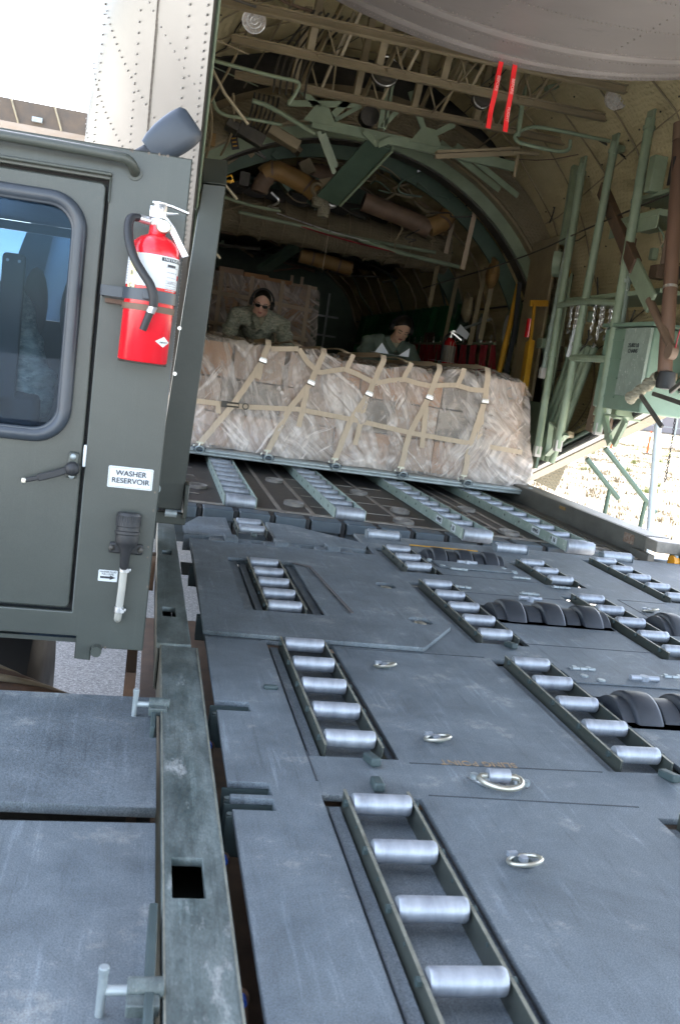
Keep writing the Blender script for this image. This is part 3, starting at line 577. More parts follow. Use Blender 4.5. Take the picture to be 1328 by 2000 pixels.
# mouldings above door
g=MB(); g.bb(-1.06,-.134,Y-.012,Y-.0005,1.146,1.154); g.bb(-.1385,-.1335,Y-.008,Y-.0005,1.09,1.146); g.build('rain_gutter',m_olive,ld,bevel=.003)
g=MB(); g.tube([(-1.3,Y-.04,1.195),(-.6,Y-.04,1.19),(-.118,Y-.04,1.186),(-.098,Y-.036,1.18),(-.088,Y-.02,1.168),(-.086,Y+.002,1.163)],.0115,n=14,smooth=2); g.cyl((-.086,Y-.004,1.163),(-.086,Y,1.163),.017,n=18); g.build('grab_rail',m_olive,ld)
# mirror head above cab roof
g=MB(); c0=Vector((-.012,2.9,1.375))
prof=[(-.085,0,.036,.024),(-.06,0,.046,.032),(-.03,0,.052,.038),(.0,0,.055,.04),(.03,0,.055,.04),(.055,0,.051,.034),(.066,0,.040,.022)]
rows=[]
ax=Vector((.74,0,.67)); ay=Vector((-.67,0,.74))
for k,(t,__,wv,dp) in enumerate(prof):
    rows.append([c0+ax*t+ay*(wv*math.copysign(abs(math.cos(a))**.6,math.cos(a)))+Vector((0,1,0))*(dp*math.copysign(abs(math.sin(a))**.7,math.sin(a))) for a in [2*math.pi*j/20 for j in range(21)]])
g.grid(rows); bmesh.ops.remove_doubles(g.b,verts=g.b.verts,dist=1e-5); bmesh.ops.holes_fill(g.b,edges=g.b.edges)
mir=g.build('mirror_housing',mat('black_plastic',(.045,.055,.07),(.035,.043,.055),sc=5,rough=.45),ld,smooth=60)
g=MB(); g.cyl(c0+ax*-.075,c0+ax*-.14,.024,.03); g.cyl(c0+ax*-.12,(-.13,2.9,1.2),.012); g.build('mirror_arm',m_black,mir)
# washer reservoir
g=MB(); g.lathe([(.004,0),(.021,.002),(.0235,.006),(.0235,.016),(.022,.018)][::1],n=32,m=Matrix.Translation((-.0265,Y-.03,.365)))
g.b.free(); g=MB(); Mx=Matrix.Translation((-.0265,Y-.028,.33))@Matrix.Rotation(R(-6),4,'X')
g.lathe([(.006,-.06),(.010,-.055),(.012,-.02),(.024,.0),(.0265,.006),(.0265,.022),(.0285,.024),(.0285,.03),(.026,.032),(.026,.05)],n=32,m=Mx); ws=g.build('washer_reservoir',m_black,ld)
g=MB(); g.lathe([(.0255,.04),(.0275,.042),(.0275,.068),(.0255,.073),(.001,.074)],n=36,m=Mx)
for k in range(30):
    a=2*math.pi*k/30; p=Mx@Vector((.0275*math.cos(a),.0275*math.sin(a),.055)); g.box(p,(.0022,.0022,.024))
g.build('reservoir_cap',m_black,ws)
g=MB(); g.box((-.0265,Y-.005,.315),(.078,.01,.026)); g.build('reservoir_bracket',m_black,ws,bevel=.004)
for dx in (-.033,.034): MB().sph((-.0265+dx,Y-.012,.315),.007,sc=(1,.6,1)).build('bracket_screw',m_dark,ws)
g=MB(); g.tube([(-.0262,Y-.02,.275),(-.027,Y-.018,.22),(-.029,Y-.017,.165),(-.0298,Y-.012,.148),(-.030,Y+.004,.14)],.009,n=14); g.build('sight_tube',mat('clear_hose',(.40,.385,.33),(.3,.3,.28),sc=8,rough=.2),ws)
for z,xx in ((.268,-.0262),(.170,-.029)):
    g=MB(); g.cyl((xx,Y-.0185,z-.006),(xx,Y-.0185,z+.006),.0105,n=18); g.cyl((xx+.008,Y-.022,z),(xx+.008,Y-.034,z),.0055,n=6); g.cyl((xx+.004,Y-.02,z),(xx+.016,Y-.02,z),.004); g.build('hose_clamp',m_lamp,ws)
# labels
lb=sheet('label_plate',rrect(-.083,.0195,.4565,.5065,.003,3),[],Y-.001,.0012,m_white,ld,plane='Y',bev=.0003)
text('lettering','WASHER\nRESERVOIR',.0175,m_ink,facing_back(-.031,Y-.0026,.4825),lb,ext=.0002)
g=MB(); 
for a,b in (((-.080,.4595),(.0165,.4595)),((-.080,.5035),(.0165,.5035)),((-.080,.4595),(-.080,.5035)),((.0165,.4595),(.0165,.5035))): g.beam((a[0],Y-.0024,a[1]),(b[0],Y-.0024,b[1]),.0004,.0008,up=(0,1,0))
g.build('label_border',m_ink,lb)
lb=sheet('label_plate',rrect(-.084,-.040,.231,.258,.002,3),[],Y-.001,.0012,m_white,ld,plane='Y',bev=.0003)
text('lettering','WASHER FLUID\nFULL LEVEL',.0056,m_ink,facing_back(-.062,Y-.0026,.2515),lb,ext=.0002)
g=MB(); g.bb(-.0795,-.056,Y-.0028,Y-.0022,.2385,.2435); v=[g.b.verts.new(p) for p in ((-.057,Y-.0025,.2355),(-.044,Y-.0025,.241),(-.057,Y-.0025,.2465))]; g.b.faces.new(v); g.build('arrow',m_ink,lb)
# drain pipe and cab underside pieces
g=MB(); g.lathe([(.009,0),(.0125,0),(.0125,.06),(.009,.06)],n=20,m=Matrix.Translation((-.072,Y-.03,.065))@Matrix.Rotation(R(-90),4,'X')); b=g.b; g.build('drain_pipe',m_olive,ld)
MB().cyl((-.072,Y-.005,.065),(-.072,Y+.0,.065),.0092,n=16).build('drain_bore',m_black,ld)
# chassis members under the cab
g=MB(); g.bb(-1.8,.02,2.7,2.74,-.03,.06); g.build('cross_member',m_rust,ld)
g=MB(); g.bb(-.06,.07,3.55,3.62,-.1,.03);  g.build('cross_member',m_rust,ld)
g=MB(); g.bb(.0,.03,2.62,4.6,-.2,-.1); g.build('frame_rail',m_rust,ld)
g=MB(); g.lathe([(.2,-.13),(.42,-.13),(.47,-.1),(.48,0),(.47,.1),(.42,.13),(.2,.13)],n=60,m=Matrix.Translation((-.40,3.38,-.60))@Matrix.Rotation(R(90),4,'Y')); tw=g.build('tyre',m_black,ld,smooth=50)
g=MB(); g.cyl((-.48,3.38,-.60),(-.32,3.38,-.60),.2,n=24); g.build('rim',m_olive,tw)
for k in range(4): MB().tube([(-.9+.05*k,2.45,.02-.02*k),(-.55+.03*k,2.5,-.02-.03*k),(-.32+.05*k,2.75,-.16-.02*k),(-.18+.03*k,3.1,-.4)],.016,n=10,smooth=2).build('hydraulic_hose',m_rust if k%2 else m_brown,ld)
for x in (.9,2.6): # loader wheels and frame below the deck
    g=MB(); g.bb(x-.06,x+.06,-1.1,4.4,-.45,-.3); g.build('frame_rail',m_rust,ld)
for y in (-.4,3.0):
    for x in (.5,2.9):
        g=MB(); g.lathe([(.12,-.12),(.33,-.12),(.37,-.08),(.37,.08),(.33,.12),(.12,.12)],n=40,m=Matrix.Translation((x,y,-.68))@Matrix.Rotation(R(90),4,'Y')); tw=g.build('tyre',m_black,ld); MB().cyl((x-.1,y,-.68),(x+.1,y,-.68),.12).build('rim',m_olive,tw)
m_maroon=mat('maroon_vinyl',(.09,.03,.03),(.05,.02,.02),sc=5,rough=.5)
# seats seen through the window
for x,y in ((-.36,3.0),(-.262,3.12)):
    g=MB(); g.sph((x,y,.86),.05,sc=(.75,.3,2.2)); g.bb(x-.012,x+.012,y,y+.02,.6,.85); g.build('seat_headrest',m_maroon,ld)
sheet('seat_panel',rrect(-.425,-.365,.55,.985,.012,4),[],2.78,.02,m_black,ld,plane='Y',bev=.004)
for x in (-.41,-.38): MB().cyl((x,2.776,.965),(x,2.772,.965),.004).build('panel_screw',m_pal,ld)
# ================= FIRE EXTINGUISHER (on cab) =================
fx,fy=-.030,2.205
fe=thing('fire_extinguisher','red dry powder fire extinguisher strapped to the rear wall of the olive cab','fire extinguisher',(fx,fy,.72))
ax_=Matrix.Translation((fx,fy,.728))@Matrix.Rotation(R(1.0),4,'Y')
r=.0535
g=MB(); g.lathe([(.02,.006),(r*.93,.0),(r,.004),(r,.262),(r*.97,.278),(r*.86,.293),(r*.66,.305),(r*.4,.312),(.0185,.314),(.0175,.32),(.0175,.336)],n=48,m=ax_); g.build('cylinder',m_red,fe,smooth=50)
g=MB(); g.lathe([(r-.006,-.003),(r-.002,-.005),(r+.0003,-.001),(r-.004,.001)],n=40,m=ax_); g.build('base_rim',m_dark,fe)
def wrap(z0,z1,a0,a1,m,name,rad=r+.0006,n=28):
    g=MB(); rows=[[ax_@Vector((rad*math.sin(R(a0+(a1-a0)*k/n)),-rad*math.cos(R(a0+(a1-a0)*k/n)),z)) for k in range(n+1)] for z in (z0,z1)]
    rows+= [[ax_@Vector(((rad-.0005)*math.sin(R(a0+(a1-a0)*k/n)),-(rad-.0005)*math.cos(R(a0+(a1-a0)*k/n)),z)) for k in range(n+1)] for z in (z1,z0)]
    rows.append(rows[0]); g.grid(rows); return g.build(name,m,fe)
lab=wrap(.185,.262,-95,110,m_white,'paper_label')
def ctext(s,a,z,size,m,par,rad=r+.0016):
    T=ax_@Matrix.Rotation(R(a),4,'Z')@Matrix.Translation((0,-rad,z))@Matrix.Rotation(R(90),4,'X'); return text('lettering',s,size,m,T,par,ext=.0001)
y_=wrap(.155,.262,-62,-38,mat('cream_label',(.75,.68,.38),(.7,.62,.33),rough=.4),'class_strip',rad=r+.0012)
for s,z in (('A',.243),('B',.212),('C',.182)): ctext(s,-50,z,.014,m_ink,y_)
k_=wrap(.250,.259,18,100,m_ink,'heading_strip',rad=r+.0012); 
for i,ch in enumerate('INSTRUCTIONS'): ctext(ch,24+i*6.2,.2545,.0085,m_white,k_,rad=r+.002)
for j in range(9):
    wrap(.245-.0065*j,.2425-.0065*j,-92,-66,mat('fine_print',(.12,.12,.14),(.55,.55,.58),sc=300,rough=.5) if j==0 else bpy.data.materials['fine_print'],'fine_print',rad=r+.0011,n=8)
for j in range(4):
    wrap(.238-.012*j,.236-.012*j,30+3*j,72-4*j,bpy.data.materials['fine_print'],'fine_print',rad=r+.0011,n=8)
for j in range(5): wrap(.205-.0055*j,.203-.0055*j,34,70,bpy.data.materials['fine_print'],'fine_print',rad=r+.0011,n=8)
wrap(.238,.244,34,60,m_ink,'fine_print',rad=r+.0011,n=8); wrap(.210,.222,74,90,m_red,'warning_mark',rad=r+.0011,n=6)
# diamond badge
dm=[(0,.013),(.022,0),(0,-.013),(-.022,0)]
g=MB(); vv=[g.b.verts.new(ax_@Matrix.Rotation(R(48+p[0]/r*57.3),4,'Z')@Vector((0,-r-.0012,.056+p[1]))) for p in dm]; c_=g.b.verts.new(ax_@Matrix.Rotation(R(48),4,'Z')@Vector((0,-r-.0016,.056)))
for k in range(4): g.b.faces.new((vv[k],vv[(k+1)%4],c_))
bd=g.build('diamond_badge',m_white,fe)
for i,ch in enumerate('AMEREX'): ctext(ch,38+i*4.2,.0545,.0055,m_ink,bd,rad=r+.0022)
g=MB(); g.lathe([(.0165,.334),(.018,.336),(.018,.352),(.015,.354),(.015,.385),(.0165,.387),(.0165,.392),(.002,.393)],n=24,m=ax_); g.bb(fx-.014,fx+.014,fy-.014,fy+.014,1.082,1.108); g.build('valve',m_lamp,fe,bevel=.001)
g=MB(); g.strap([(fx-.01,fy,1.118),(fx+.03,fy,1.115),(fx+.068,fy+.0,1.104)],.02,.005,nrm=(0,0,1)); g.build('squeeze_lever',m_lamp,fe,bevel=.001)
g=MB(); g.strap([(fx+.012,fy,1.09),(fx+.035,fy-.004,1.062),(fx+.05,fy-.004,1.035),(fx+.07,fy-.002,.998)],.009,.016,nrm=(1,0,.5)); g.build('carry_handle',m_lamp,fe,bevel=.002)
g=MB(); g.lathe([(.001,0),(.0165,.0),(.0165,.009),(.014,.012),(.001,.012)],n=24,m=Matrix.Translation((fx+.018,fy-.014,1.062))@Matrix.Rotation(R(90),4,'X')); ga=g.build('pressure_gauge',m_ring,fe)
g=MB(); g.cyl((fx+.018,fy-.0265,1.062),(fx+.018,fy-.0275,1.062),.0125,n=20); g.build('gauge_face',mat('gauge_face',(.72,.55,.5),(.7,.62,.55),rough=.2),ga)
g=MB(); g.tube([(fx+.02+.026*math.cos(a),fy-.012+.014*math.sin(a),1.094+.004*math.cos(a)) for a in [2*math.pi*k/20 for k in range(20)]],.0016,closed=True); g.build('safety_pin_ring',m_lamp,fe)
g=MB(); g.cyl((fx-.012,fy,1.072),(fx-.04,fy-.006,1.076),.010,n=16); g.build('hose_coupling',m_lamp,fe)
hp=[(fx-.036,fy-.006,1.076),(fx-.052,fy-.02,1.073),(fx-.055,fy-.038,1.05),(fx-.050,fy-.052,1.01),(fx-.035,fy-.066,.97),(fx-.015,fy-.074,.94),(fx+.004,fy-.078,.915),(fx+.013,fy-.078,.885),(fx+.013,fy-.075,.865)]
MB().tube(hp,.0098,n=14,smooth=2).build('hose',m_black,fe)
g=MB(); g.cyl((fx+.013,fy-.072,.866),(fx+.008,fy-.070,.85),.0095,n=16); g.build('nozzle_ferrule',m_lamp,fe)
g=MB(); g.cyl((fx+.008,fy-.07,.852),(fx-.004,fy-.067,.806),.0085,.0078,n=16); g.build('nozzle',m_black,fe)
# bracket
def wrapband(z0,z1,rad,name,m,a0=-100,a1=112):
    n=30; th=.003; rows=[]
    for z,rr_ in ((z0,rad),(z1,rad),(z1,rad-th),(z0,rad-th),(z0,rad)): rows.append([ax_@Vector((rr_*math.sin(R(a0+(a1-a0)*k/n)),-rr_*math.cos(R(a0+(a1-a0)*k/n)),z-.728)) for k in range(n+1)])
    g=MB(); g.grid(rows); return g
g=wrapband(.877,.905,r+.005,'b',m_seal); g.bb(fx-.102,fx-.05,fy+.0,fy+.004,.879,.905); g.bb(fx-.102,fx-.098,fy,Y-.001,.880,.904); bk=g.build('mounting_bracket',m_seal,fe,bevel=.0006)
g=MB(); g.bb(fx-.094,fx-.045,Y-.03,Y-.001,.865,.876); g.build('bracket_foot',m_rust,bk)
g=MB(); g.box((fx+.004,fy-r-.012,.893),(.03,.016,.026)); g.cyl((fx+.004,fy-r-.008,.905),(fx+.004,fy-r-.024,.905),.006); g.build('buckle',m_seal,bk,bevel=.002)
g=wrapband(.853,.868,r+.0028,'b',m_black); g.build('retaining_band',m_rust,fe)

fe.scale=(1,1,.87); fe.location=(fx,fy,.747)

m_chip=mat('chipped_primer',(.16,.13,.10),(.07,.06,.05),sc=90,rough=.8)
cr2=random.Random(5)
for k in range(16):
    x,z=(cr2.uniform(X1-.012,X1-.003),cr2.uniform(.08,1.2)) if k%2 else (cr2.uniform(-.1,.03),cr2.choice((.069,1.209)))
    g=MB(); n_=7; c=Vector((x,Y-.0004,z)); v=[g.b.verts.new(c+Vector((cr2.uniform(.0012,.0042)*math.cos(6.28*j/n_),0,cr2.uniform(.0012,.006)*math.sin(6.28*j/n_)))) for j in range(n_)]; g.b.faces.new(v); g.build('paint_chip',m_chip,wall,smooth=0)
# ================= AIRCRAFT =================
XC=1.46
ac=thing('cargo_aircraft','pale grey military transport aircraft seen from its open tail ramp, green and tan inside','aircraft',(XC,9,-1.05))
def lerp(a,b,t): return a+(b-a)*t
def prm(y):
    zs=0 if y>8.3 else (8.3-y)*.345 if y>3.5 else 1.656+(3.5-y)*.27
    top=2.82 if y>8.62 else (3.32 if y>3.8 else 3.32+(3.8-y)*.12)
    hm=2.06 if y>8.62 else min(2.2,max(1.0,1.46+.078*y))
    hs=1.60
    if y<8.3: hs=max(.75,1.60-(6-y)*.05) if y<6 else 1.60
    hs=min(hs,hm*.93)
    return zs,top,hm,hs
from functools import lru_cache
@lru_cache(maxsize=None)
def section(y,off=0,n=44,wr=0,seed=0):
    zs,top,hm,hs=prm(y); hs_l=min(1.36-.025*y,hs) if y<8.4 else hs; hm_l=min(2.3,1.31+.0925*min(y,8.2)+.25*max(0,min(1,(y-6.6)/1.8)))
    zc=max(.75,zs+.62 if y<8.3 else .75); pts=[]
    for k in range(n+1):
        t=k/n; right=t<=.5; u=t*2 if right else (1-t)*2; h=hs if right else hs_l; hq=hm if right else hm_l; h=min(h,hq*.95)
        a0=math.acos(min(1,h/hq)); lowb=(zc-zs)/max(.25,math.sin(a0))
        a=lerp(-a0,math.pi/2,u)
        if a>=0: x=hq*math.cos(a)**(1 if right else .72); z=zc+math.sin(a)*(top-zc)
        else:
            t_=-a/a0; x=hq-(hq-h)*t_**1.7; z=zc-(zc-zs)*t_; a*=.55
        # cabin side walls: keep the cargo-floor width near the floor
        nx,nz=math.cos(a),math.sin(a)
        x+=off*nx; z+=off*nz
        sx=XC+(x if right else -x)
        if wr:
            q=noise.noise(Vector((sx*2.1+seed,y*1.7,z*2.1)))*.06+noise.noise(Vector((sx*7,y*5,z*7)))*.018
            sx-= (nx if right else -nx)*q*wr; z-=nz*q*wr
        pts.append((sx,y,z))
    return pts
ysA=[8.44-.12*i for i in range(50)]   # aft: 8.44 -> 2.56
g=MB(); g.grid([section(y,0,56,1)[:-4] for y in ysA]); lining=g.build('wall_lining',m_tan,ac,smooth=60)
ysC=[8.62+.15*i for i in range(80)]
g=MB(); g.grid([section(y,0,48,1.3,9) for y in ysC]); g.build('cabin_lining',m_tan,ac,smooth=60)
# outer skin as a closed shell with thickness
def shell(name,ys,m,o1,o2,n=44):
    g=MB(); A=[section(y,o1,n) for y in ys]; B=[section(y,o2,n) for y in ys]
    va=[[g.b.verts.new(p) for p in r] for r in A]; vb=[[g.b.verts.new(p) for p in r] for r in B]
    for V in (va,vb):
        for P_,Q in zip(V,V[1:]):
            for k in range(len(P_)-1): g.b.faces.new((P_[k],P_[k+1],Q[k+1],Q[k]))
    for k in (0,-1):
        for i in range(len(ys)-1): g.b.faces.new((va[i][k],vb[i][k],vb[i+1][k],va[i+1][k]))
    for i in (0,-1):
        for k in range(n): g.b.faces.new((va[i][k],va[i][k+1],vb[i][k+1],vb[i][k]))
    return g.build(name,m,ac,smooth=60)
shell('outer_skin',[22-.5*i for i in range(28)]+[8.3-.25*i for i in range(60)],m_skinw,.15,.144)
# belly closing the tail behind the ramp opening
g=MB(); rows=[]
for i in range(20):
    y=2.2-.5*i; a=section(y,.13,44); l,r=a[-1],a[0]; rows.append([(lerp(l[0],r[0],k/12),y,lerp(l[2],r[2],k/12)-.25*math.sin(math.pi*k/12)) for k in range(13)])
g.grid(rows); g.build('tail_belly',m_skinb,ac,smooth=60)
# rivets and seams on the left outer skin
def onskin(y,k,off=.152,n=200): return section(round(y,3),off,n)[k]
class RV: pass
g=MB()
def rivet(p,r=.0040): bmesh.ops.create_icosphere(g.b,subdivisions=1,radius=r,matrix=Matrix.Translation(p))
for k in (199,196,186,174,160):
    y=7.9
    while y>2.6: rivet(onskin(y,k)); y-=.055 if k<199 else .045
for yy in (7.5,7.15,6.7,6.2,5.6,5.0,4.5,4.0,3.5,3.0):
    for k in range(150,199,1): 
        rivet(onskin(yy,k),.0038)
for i in range(5):
    for j in range(5): rivet(onskin(4.75+.05*i,192-2*j),.006)
rv=g.build('rivet_rows',m_rivet,ac); rv['kind']='stuff'
g=MB(); g.tube([onskin(y,190,.1515) for y in [8.2-.1*i for i in range(56)]],(.004,.0012),flat=(1,0,0)); g.build('skin_seam',m_rivet,ac)
# sill longerons with dark seals, both sides
for side,nm in ((0,'r'),(-1,'l')):
    ys=[8.35-.13*i for i in range(46)]
    pts=[Vector(section(y,.08 if side==0 else .145,44)[side]) for y in ys]
    sg=1 if side==0 else -1
    if side==0:
        g=MB(); g.tube([p+Vector((.02,0,-.02)) for p in pts],(.075,.028),flat=(1,0,0)); sl=g.build('door_sill',m_skin,ac)
        g=MB(); g.tube([p+Vector((-.05,0,-.015)) for p in pts],.022,n=8); g.build('rubber_seal',m_black,sl)
        g=MB(); g.tube([p+Vector((-.075,0,.02)) for p in pts],.016,n=8); g.build('seal_retainer',m_greend,sl)
        g=MB(); g.tube([p+Vector((.05,0,-.052)) for p in pts],(.05,.006),flat=(1,0,0)); g.build('sill_lip',m_brown,sl)
    else:
        g=MB(); g.tube([p+Vector((-.004,0,-.006)) for p in pts],(.004,.012),flat=(1,0,0)); sl=g.build('door_sill',m_skinw,ac)
        g=MB(); g.tube([p+Vector((.006,0,-.004)) for p in pts],.006,n=8); g.build('seal_retainer',m_green,sl)
# quilt seams (cords along the frames and stringers)
for i in range(9):
    y=8.1-.55*i; MB().tube([Vector(p) for p in section(y,-.012,44,1)],.006,n=6).build('lining_seam',m_brown,ac)
for k in (3,8,13,18,26,31,36,41):
    MB().tube([section(y,-.010,44,1)[k] for y in ysA[:40]],.005,n=6).build('lining_seam',m_brown if k%2 else m_dark,ac)
for i in range(12):
    y=9.2+.7*i; MB().tube(section(y,-.03,44,1.3,9),.014,n=6).build('cabin_frame',m_brown if i%3 else m_greend,ac)
for k in (6,11,16,28,33,38):
    MB().tube([section(y,-.03,44,1.3,9)[k] for y in ysC[::3]],.010,n=6).build('cabin_seam',m_dark,ac)
# ---- main arch frame between ramp bay and cabin
def archband(name,y,r0,r1,yw,m,a0=-18,a1=198,n=60,zc=.69,cx=XC):
    g=MB(); rows=[]
    for k in range(n+1):
        a=R(lerp(a0,a1,k/n)); c,s=math.cos(a),math.sin(a)
        rows.append([(cx+r*c,yy,zc+r*s) for r,yy in ((r0,y),(r1,y),(r1,y+yw),(r0,y+yw),(r0,y))])
    g.grid(rows); return g.build(name,m,ac,smooth=50)
archband('main_frame',8.46,2.0,2.12,.03,m_green)
archband('frame_flange',8.36,2.10,2.14,.10,m_brown)
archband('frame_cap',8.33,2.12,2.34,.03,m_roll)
archband('inner_frame_flange',8.49,1.985,2.01,.16,m_dark)
archband('frame_backing',8.60,2.0,2.75,.012,m_dark,a0=60,a1=215)
archband('second_frame',8.95,1.93,2.07,.03,m_greend)
archband('third_frame',10.6,1.88,2.05,.04,m_greend)
archband('frame_web',8.445,2.11,2.42,.012,m_brown,a0=-5,a1=185)
g=MB(); g.bb(.1,.12,8.31,8.325,2.02,2.12); 
g.build('frame_bracket',m_dark,ac)
g=MB(); g.box((.40,8.31,2.47),(.06,.008,.14),Matrix.Rotation(R(-18),3,'Y')); pk=g.build('placard',m_ink,ac)
for dz in (-.04,-.012,.016,.044): MB().box((.40-.32*dz,8.304,2.47+dz),(.035,.002,.010),Matrix.Rotation(R(-18),3,'Y')).build('yellow_mark',m_yel,pk)
# ---- floors
g=MB(); g.bb(-.14,3.02,8.02,20.5,-.12,-.012); g.build('cargo_floor',m_rampf,ac)
g=MB(); g.bb(-.10,2.86,4.99,8.0,-.2,-.006); rampo=g.build('ramp',m_rampf,ac)
g=MB()
for x in (.72,.90,1.42,2.02,2.12,2.62): g.bb(x-.012,x+.012,5.0,8.0,-.006,-.0025)
for y in (5.35,5.75,6.1,6.5): 
    for a,b in ((-.08,.30),(.93,1.40),(1.44,1.6),(1.86,2.0)): g.bb(a,b,y,y+.012,-.006,-.003)
for y in (5.03,): g.bb(-.08,2.8,y,y+.05,-.006,-.002)
o=g.build('tread_strips',m_rampm,rampo); o['kind']='stuff'
for x,y in ((.83,6.3),(.83,5.35),(1.38,6.2),(1.5,5.55),(1.42,5.15),(2.06,5.2),(2.06,6.0),(.3,5.6)):
    g=MB(); g.tube([(x+.055*math.cos(2*math.pi*k/16),y+.075*math.sin(2*math.pi*k/16),-.002) for k in range(16)],(.014,.003),flat=(0,0,1),closed=True); g.cyl((x,y,-.006),(x,y,.003),.022); g.build('floor_tie_down',m_rampm,rampo)
g=MB(); g.tube([(.205,5.03,.0),(.22,7.3,.0)],.008,n=6)
for k in range(50): g.bb(.19,.232,5.05+.045*k,5.068+.045*k,0,.012)
g.build('edge_chain',m_rampm,rampo)
# ramp lip with rubber-separated segments
g=MB(); g.bb(-.08,2.86,4.93,4.985,-.2,-.10).build('lip_backing',m_rampe,rampo)
x=-.07
while x<2.8:
    g=MB(); g.bb(x,x+.155,4.868,4.985,-.062,-.001); g.bb(x,x+.155,4.90,4.94,-.15,-.062); g.build('lip_segment',m_rampe,rampo,bevel=.006)
    g=MB(); g.bb(x+.16,x+.18,4.885,4.98,-.14,-.006); g.build('lip_gap_seal',m_black,rampo); x+=.1865
# ramp side rails
g=MB(); g.bb(2.70,2.715,4.82,8.0,-.006,.125); g.bb(2.716,2.86,4.86,8.0,.112,.126); g.bb(2.62,2.70,4.82,8.0,-.004,.006); g.bb(2.66,2.6995,4.70,4.9,.0,.045); sr=g.build('side_rail',mat('rail_alloy',(.15,.145,.125),(.085,.08,.07),sc=8,rough=.5,metal=.15,stretch=(1,.5,1)),rampo,bevel=.003)
g=MB(); g.bb(2.7,2.86,4.70,4.862,.06,.122); g.build('rail_end_block',m_rampm,sr,bevel=.004)
g=MB(); g.bb(2.698,2.6995,4.95,5.07,.05,.105); g.build('rust_patch',mat('rusty_decal',(.16,.07,.04),(.3,.25,.2),sc=60,rough=.8),sr)
for y in (5.9,7.1): MB().bb(2.694,2.6995,y,y+.09,.085,.105).build('orange_marker',m_duct,sr)
g=MB(); g.bb(-.1,-.085,4.9,8.0,-.006,.125); g.bb(-.24,-.1,4.9,8.0,.112,.126); g.build('side_rail',m_skin,rampo)
g=MB(); g.cyl((2.80,4.70,.02),(2.83,4.70,.02),.036,n=20); g.build('amber_lamp',mat('amber_lens',(.85,.38,.02),(.7,.25,.01),rough=.2),rampo)
g=MB(); g.lathe([(.05,-.01),(.10,-.01),(.10,.01),(.05,.01)],n=24,m=Matrix.Translation((2.855,4.72,.0))@Matrix.Rotation(R(90),4,'Y')); g.bb(2.85,2.866,4.66,4.8,-.12,.1); g.build('rubber_flap',m_greend,rampo,bevel=.004)
g=MB(); g.cyl((2.82,4.68,-.1),(2.82,4.69,.06),.012); g.build('grey_strap',m_pal,rampo)
# ramp roller conveyors
for xc,yn,last in ((.50,6.9,4.94),(1.09,6.9,4.92),(1.735,6.9,4.87),(2.32,6.9,4.80)):
    ys=[6.93-.225*i for i in range(int((6.93-last)/.225)+1)]
    g=MB()
    for s in (-1,1): g.bb(xc+s*.083-.003,xc+s*.083+.003,ys[-1]-.10,8.0,-.004,.052)
    o=g.build('roller_conveyor',m_convg,rampo,bevel=.001)
    pr=None
    for k,y in enumerate(ys):
        g=MB(); r=.021; wd=.148
        g.lathe([(r*.5,-wd/2),(r*.95,-wd/2+.001),(r,-wd/2+.004),(r,wd/2-.004),(r*.95,wd/2-.001),(r*.5,wd/2)],n=24,m=Matrix.Translation((xc,y,.030))@Matrix.Rotation(R(90),4,'Y')); g.build('roller',m_steel,o,smooth=50)
    g=MB(); r=.036; g.lathe([(r*.5,-.078),(r*.95,-.077),(r,-.073),(r,.073),(r*.95,.077),(r*.5,.078)],n=28,m=Matrix.Translation((xc,ys[-1]-.085,.022))@Matrix.Rotation(R(90),4,'Y')); g.build('end_roller',m_steel,o,smooth=50)
    g=MB()
    for k in range(7):
        g.cyl((xc-.0865,ys[-1]+.1+.25*k,.03),(xc-.0875,ys[-1]+.1+.25*k,.03),.008,n=10)
    q=g.build('rail_hole',m_ink,o); q['kind']='stuff'
    if xc>1.5:
        s='16' if xc>2 else '10'
        sg_=MB(); sg_.bb(xc-.0875,xc-.0865,ys[-1]+.02,ys[-1]+.09,.008,.045); sp=sg_.build('number_plate',m_white,o)
        T=Matrix.Translation((xc-.089,ys[-1]+.055,.026))@Matrix.Rotation(R(-90),4,'Z')@Matrix.Rotation(R(90),4,'X'); text('lettering',s,.035,m_ink,T,sp)
        sg_=MB(); sg_.bb(xc-.0875,xc-.0865,ys[-1]+.27,ys[-1]+.39,.008,.045); sp=sg_.build('number_plate',m_white,o)
        T=Matrix.Translation((xc-.089,ys[-1]+.33,.026))@Matrix.Rotation(R(-90),4,'Z')@Matrix.Rotation(R(90),4,'X'); text('lettering','<FWD',.032,m_ink,T,sp)
# cabin floor conveyors reach forward under the loads
for xc in (.50,1.09,1.735,2.32):
    g=MB(); g.bb(xc-.086,xc-.08,8.05,16,-.01,.05); g.bb(xc+.08,xc+.086,8.05,16,-.01,.05); g.build('cabin_conveyor_rail',m_convg,ac)

# ---- tail door hinged overhead: bulged riveted panel
g=MB(); rows=[];NX=30
def door_pt(u,v,off=0):   # u across 0..1, v aft 0..1
    x=lerp(.02,2.98,u); y=4.75-4.6*v; z=2.325+.13*((x-1.5)/.95)**2*(1-.3*v)-.10*v-.0
    return Vector((x,y,z-off))
g.grid([[door_pt(i/NX,j/16) for i in range(NX+1)] for j in range(17)]); 
g.grid([[door_pt(i/NX,j/16,-.10) for i in range(NX+1)] for j in range(17)])
g.grid([[door_pt(i/NX,0) for i in range(NX+1)],[door_pt(i/NX,0,-.10) for i in range(NX+1)]])
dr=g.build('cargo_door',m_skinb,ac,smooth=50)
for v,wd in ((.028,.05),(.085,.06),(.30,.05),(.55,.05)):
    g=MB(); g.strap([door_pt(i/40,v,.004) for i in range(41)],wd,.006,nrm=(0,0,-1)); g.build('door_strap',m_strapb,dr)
g=MB()
